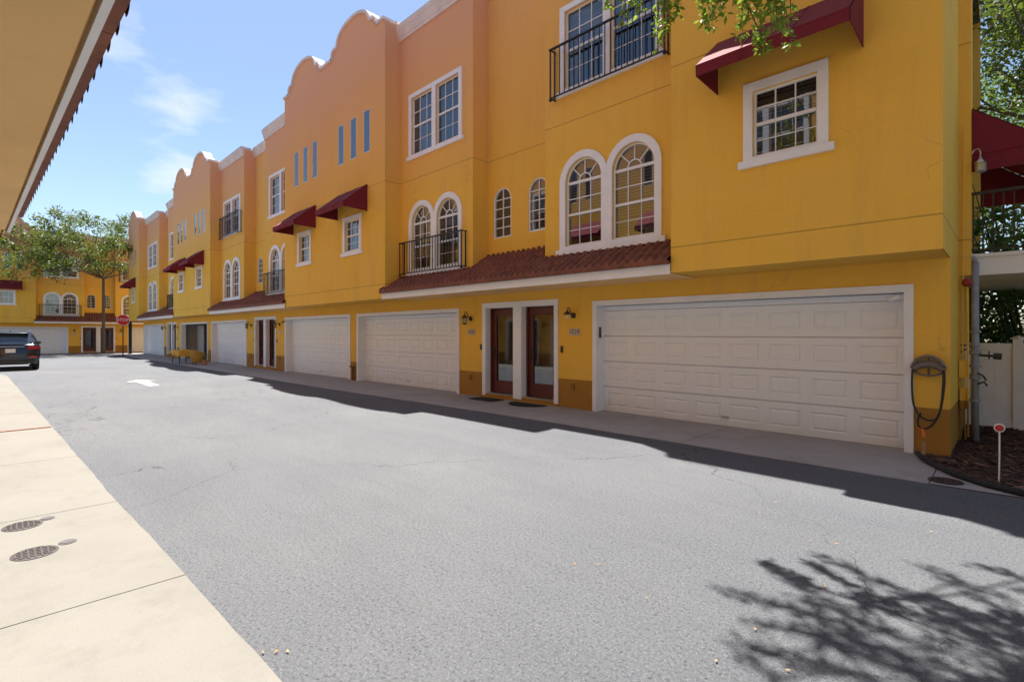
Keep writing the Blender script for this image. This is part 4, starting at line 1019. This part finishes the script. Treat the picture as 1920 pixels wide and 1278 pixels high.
# ------------------------------------------------------------------ stop sign
root = empty('stop_sign', Vector((-45.0, 6.27, gz(-45))), 'red octagonal stop sign on a dark post at the end of the street', 'stop sign')
m = MB(); m.box(-.03, .03, -.03, .03, -.1, 3.0); m.build('post', M['iron'], root)
def octo(r): return [(r*math.cos(R(22.5+45*k)), r*math.sin(R(22.5+45*k))) for k in range(8)]
RotS = Matrix.Rotation(R(90), 4, 'Z')
m = MB(); zc = 2.62
o1 = [(y, z+zc) for y, z in octo(.41)]; o2 = [(y, z+zc) for y, z in octo(.385)]
def plate_x(outline, x0, x1):
    a = [m.vert((x0, p[0], p[1])) for p in outline]; b_ = [m.vert((x1, p[0], p[1])) for p in outline]; m.face(b_); m.face(a[::-1])
    for i in range(len(a)): m.face((a[i], a[(i+1) % 8], b_[(i+1) % 8], b_[i]))
plate_x(o1, .032, .038); Sg = m.build('border', M['white'], root); m = MB(); plate_x(o2, .0385, .042); m.build('plate', M['stopred'], root)
text('STOP', .28, 'lettering', M['white'], root, Matrix.Translation((.046, 0, zc)) @ Matrix.Rotation(R(90), 4, 'Z') @ Matrix.Rotation(R(90), 4, 'X'))

# ------------------------------------------------------------------ table and chair before the open garage
zt = gz(-32)+.008
root = empty('folding_table', Vector((-32.3, 7.12, zt)), 'table on dark legs in front of the open garage', 'table')
m = MB(); m.box(-.85, .85, -.36, .36, .70, .73); m.build('tabletop', M['wood'], root)
for sx in (-.75, .75):
    for sy in (-.3, .3): m = MB(); m.tube([(sx*.9, sy, .7), (sx, sy*1.05, 0)], .022, 6); m.build('leg', M['iron'], root)
m = MB(); nx, ny = 26, 12; rn = random.Random(2); V_ = {}
for i in range(nx+1):
    for j in range(ny+1):
        x = -1.12+2.24*i/nx; y = -.62+1.24*j/ny; ox = max(0, abs(x)-.86); oy = max(0, abs(y)-.37); dr_ = ox+oy
        V_[i, j] = m.vert((math.copysign(min(abs(x), .87+ox*.12), x), math.copysign(min(abs(y), .38+oy*.15), y)+.02*math.sin(x*9)*min(1, dr_*5), .737-dr_*(1.1+.25*math.sin(x*7+y*5))))
for i in range(nx):
    for j in range(ny): m.face((V_[i, j], V_[i+1, j], V_[i+1, j+1], V_[i, j+1]))
o = m.build('tablecloth', M['cloth'], smooth=True); o.location = (-32.3, 7.12, zt); tag(o, 'yellow cloth draped over the table before the open garage', 'tablecloth')
m = MB(); m.lathe([(.04, 0), (.08, .03), (.11, .07), (.10, .072), (.03, .02)], (0, 0, 0), 14); o = m.build('bowl', M['white'], smooth=True); o.location = (-32.5, 7.1, zt+.74); tag(o, 'small white bowl on the yellow tablecloth', 'bowl')
root = empty('armchair', Vector((-30.3, 7.42, zt)), 'ochre armchair with a rounded back beside the yellow table', 'chair')
m = MB(); m.lathe([(.30, .12), (.33, .2), (.34, .42), (.31, .46)], (0, 0, 0), 18); m.build('seat', M['chair'], root, True)
m = MB(); rr_ = []
for k in range(15):
    a = R(-30+240*k/14); z1 = .62+.16*math.sin(R(180*k/14)); rr_.append([m.vert((r*math.cos(a), -r*math.sin(a), z)) for r, z in ((.34, .14), (.39, .3), (.40, z1), (.33, z1+.01), (.32, .44))])
for p, q in zip(rr_, rr_[1:]):
    for i in range(4): m.face((p[i], p[i+1], q[i+1], q[i]))
m.face(rr_[0]); m.face(rr_[-1][::-1]); m.build('backrest', M['chair'], root, True)
for sx in (-.22, .22):
    for sy in (-.22, .22): m = MB(); m.tube([(sx, sy, .14), (sx*1.1, sy*1.1, 0)], [.025, .018], 6); m.build('leg', M['iron'], root)
root = empty('planter_stand', Vector((-29.35, 7.45, zt)), 'small potted plant between the armchair and the garage frame', 'plant')
m = MB(); m.lathe([(.09, 0), (.13, .26), (.14, .27), (.12, .27)], (0, 0, 0), 14); m.build('pot', simple('terracotta', (.45, .2, .09), .85), root)
m = MB(); leaves(m, Vector((0, 0, .42)), 70, .16, .12, random.Random(5)); m.build('foliage', M['oak'], root, fix=False)
# small tap with pipe between garages two and three
m = MB(); m.tube([(-16.0, 8.5, 0), (-16.0, 8.5, .42), (-16.08, 8.46, .46)], .016, 6); m.tube([(-15.9, 8.5, 0), (-15.9, 8.5, .42), (-15.84, 8.46, .46)], .016, 6); m.lathe([(.03, 0), (.04, .02), (.03, .04)], (-16.08, 8.46, .44), 8); m.lathe([(.03, 0), (.04, .02), (.03, .04)], (-15.84, 8.46, .44), 8)
tag(m.build('water_tap', M['bronze']), 'pair of outdoor taps between two white garage doors', 'tap')

# ------------------------------------------------------------------ parked car (rear towards the camera)
def wheel(root, x, y, z, r=.36, w=.24):
    m = MB(); m.lathe([(r*.62, -w/2), (r*.93, -w/2), (r, -w/2+.03), (r, w/2-.03), (r*.93, w/2), (r*.62, w/2)], (x, y, z), 28, axis='y'); t = m.build('wheel', M['rubber'], root, True)
    m = MB(); m.lathe([(.05, -w/2+.02), (r*.62, -w/2+.04), (r*.62, w/2-.04), (.05, w/2-.02)], (x, y, z), 20, axis='y'); m.build('rim', M['silver'], t)
root = empty('parked_car', Vector((-31.1, .40, gz(-31)+.006)), 'dark navy car seen from behind at the left edge', 'car')
rows = [  # z, half width, rear x, front x
    (.26, .80, -.10, -4.62), (.34, .88, -.02, -4.72), (.50, .935, .03, -4.80), (.62, .95, .035, -4.82), (.78, .965, .02, -4.80), (.95, .97, -.02, -4.72), (1.07, .955, -.05, -4.55), (1.15, .925, -.09, -3.5)]
roof = [(1.15, .925, -.09, -3.45), (1.32, .86, -.22, -3.05), (1.50, .78, -.37, -2.7), (1.62, .715, -.46, -2.45), (1.69, .66, -.56, -2.3), (1.72, .5, -.75, -2.15)]
def shell(rows, name, mat, par, top=True, nx=10):
    m = MB(); ring = []
    for z, w, xr, xf in rows:
        pts = []
        for k in range(9): t_ = -1+2*k/8; pts.append((xr - .10*abs(t_)**3.2, w*t_*(1 if abs(t_) < 1 else 1), z))
        for k in range(1, nx): t_ = k/nx; pts.append((xr-.1+(xf-xr+.2)*t_, w*(1-.12*max(0, t_-.75)*4*.4), z))
        for k in range(9): t_ = 1-2*k/8; pts.append((xf + .14*abs(t_)**3, w*.94*t_, z))
        for k in range(1, nx): t_ = 1-k/nx; pts.append((xr-.1+(xf-xr+.2)*t_, -w*(1-.12*max(0, t_-.75)*4*.4), z))
        ring.append([m.vert(p) for p in pts])
    n = len(ring[0])
    for a, b_ in zip(ring, ring[1:]):
        for i in range(n): m.face((a[i], a[(i+1) % n], b_[(i+1) % n], b_[i]))
    m.face(ring[-1]); m.face(ring[0][::-1]); return m.build(name, mat, par, True)
B_ = shell(rows, 'body', M['car'], root); shell(roof, 'cabin', M['car'], root)
m = MB()   # rear window, follows the cabin rear
zz = [(1.17, .83, -.10), (1.30, .80, -.195), (1.42, .74, -.295), (1.52, .69, -.375), (1.585, .60, -.425)]
g = [[m.vert((xr - .10*abs(t_)**3.2+.012, w*t_, z)) for t_ in [-1+2*k/8 for k in range(9)]] for z, w, xr in zz]
for a, b_ in zip(g, g[1:]):
    for i in range(8): m.face((a[i], a[i+1], b_[i+1], b_[i]))
m.build('rear_window', M['carglass'], root, True)
for s_ in (-1, 1):      # side windows
    m = MB(); ys = [(1.18, .915), (1.56, .755)]
    m.poly([(-.55, s_*(.915+.008), 1.19), (-3.2, s_*(.91+.006), 1.19), (-2.6, s_*(.745+.02), 1.58), (-.75, s_*(.745+.02), 1.58)]); m.build('side_window', M['carglass'], root)
    m = MB()
    pts = [(.82, .0), (.96, .0)]
    q = [[m.vert(p) for p in ((-.045+.03, s_*.55, z), (-.065+.03, s_*.80, z+.0), (-.125+.03, s_*.945, z), (-.30, s_*.982, z-.0), (-.42, s_*.98, z+.02))] for z in (.94, 1.0, 1.06)]
    for a, b_ in zip(q, q[1:]):
        for i in range(4): m.face((a[i], a[i+1], b_[i+1], b_[i]))
    m.build('tail_light', M['tail'], root, True)
    m = MB(); m.tube([(-.6, s_*.62, 1.735), (-.75, s_*.64, 1.76), (-2.1, s_*.66, 1.76), (-2.25, s_*.64, 1.71)], .018, 6); m.build('roof_rail', M['silver'], root)
    m = MB(); m.box(-2.95, -2.8, s_*.93 if s_ > 0 else -1.10, 1.10 if s_ > 0 else -.93, 1.12, 1.26); m.build('mirror', M['car'], root)
    m = MB(); m.box(.005, .03, s_*.72-.12, s_*.72+.12, .56, .63); m.build('rear_reflector', M['tail'], root)
    m = MB(); m.tube([(.05, s_*.6, .30), (-.1, s_*.6, .30)], .04, 12); m.build('exhaust_tip', M['silver'], root)
m = MB(); m.box(-.52, -.30, -.60, .60, 1.63, 1.655); m.box(-.32, -.29, -.18, .18, 1.615, 1.629, 0); m.build('spoiler', M['car'], root)
m = MB(); m.box(.0, .025, -.16, .16, .80, .95); PL = m.build('number_plate', M['white'], root)
text('482 KLM', .08, 'plate_lettering', M['digits'], PL, Matrix.Translation((.0265, 0, .875)) @ Matrix.Rotation(R(90), 4, 'Z') @ Matrix.Rotation(R(90), 4, 'X'))
m = MB(); m.box(.0, .03, -.45, .45, 1.045, 1.06); m.build('tailgate_strip', M['silver'], root)
m = MB(); m.box(.0, .05, -.78, .78, .30, .46); m.build('bumper_insert', M['plastic_black'], root)
for x in (-.85, -3.85):
    for s_ in (-.83, .83): wheel(root, x, s_, .36)
m = MB(); m.lathe([(.02, 0), (.012, .03), (.004, .06)], (-.75, 0, 1.72), 8); m.build('antenna', M['plastic_black'], root)

S.render.engine = 'CYCLES'
S.cycles.max_bounces = 8; S.cycles.transparent_max_bounces = 12; S.cycles.diffuse_bounces = 4
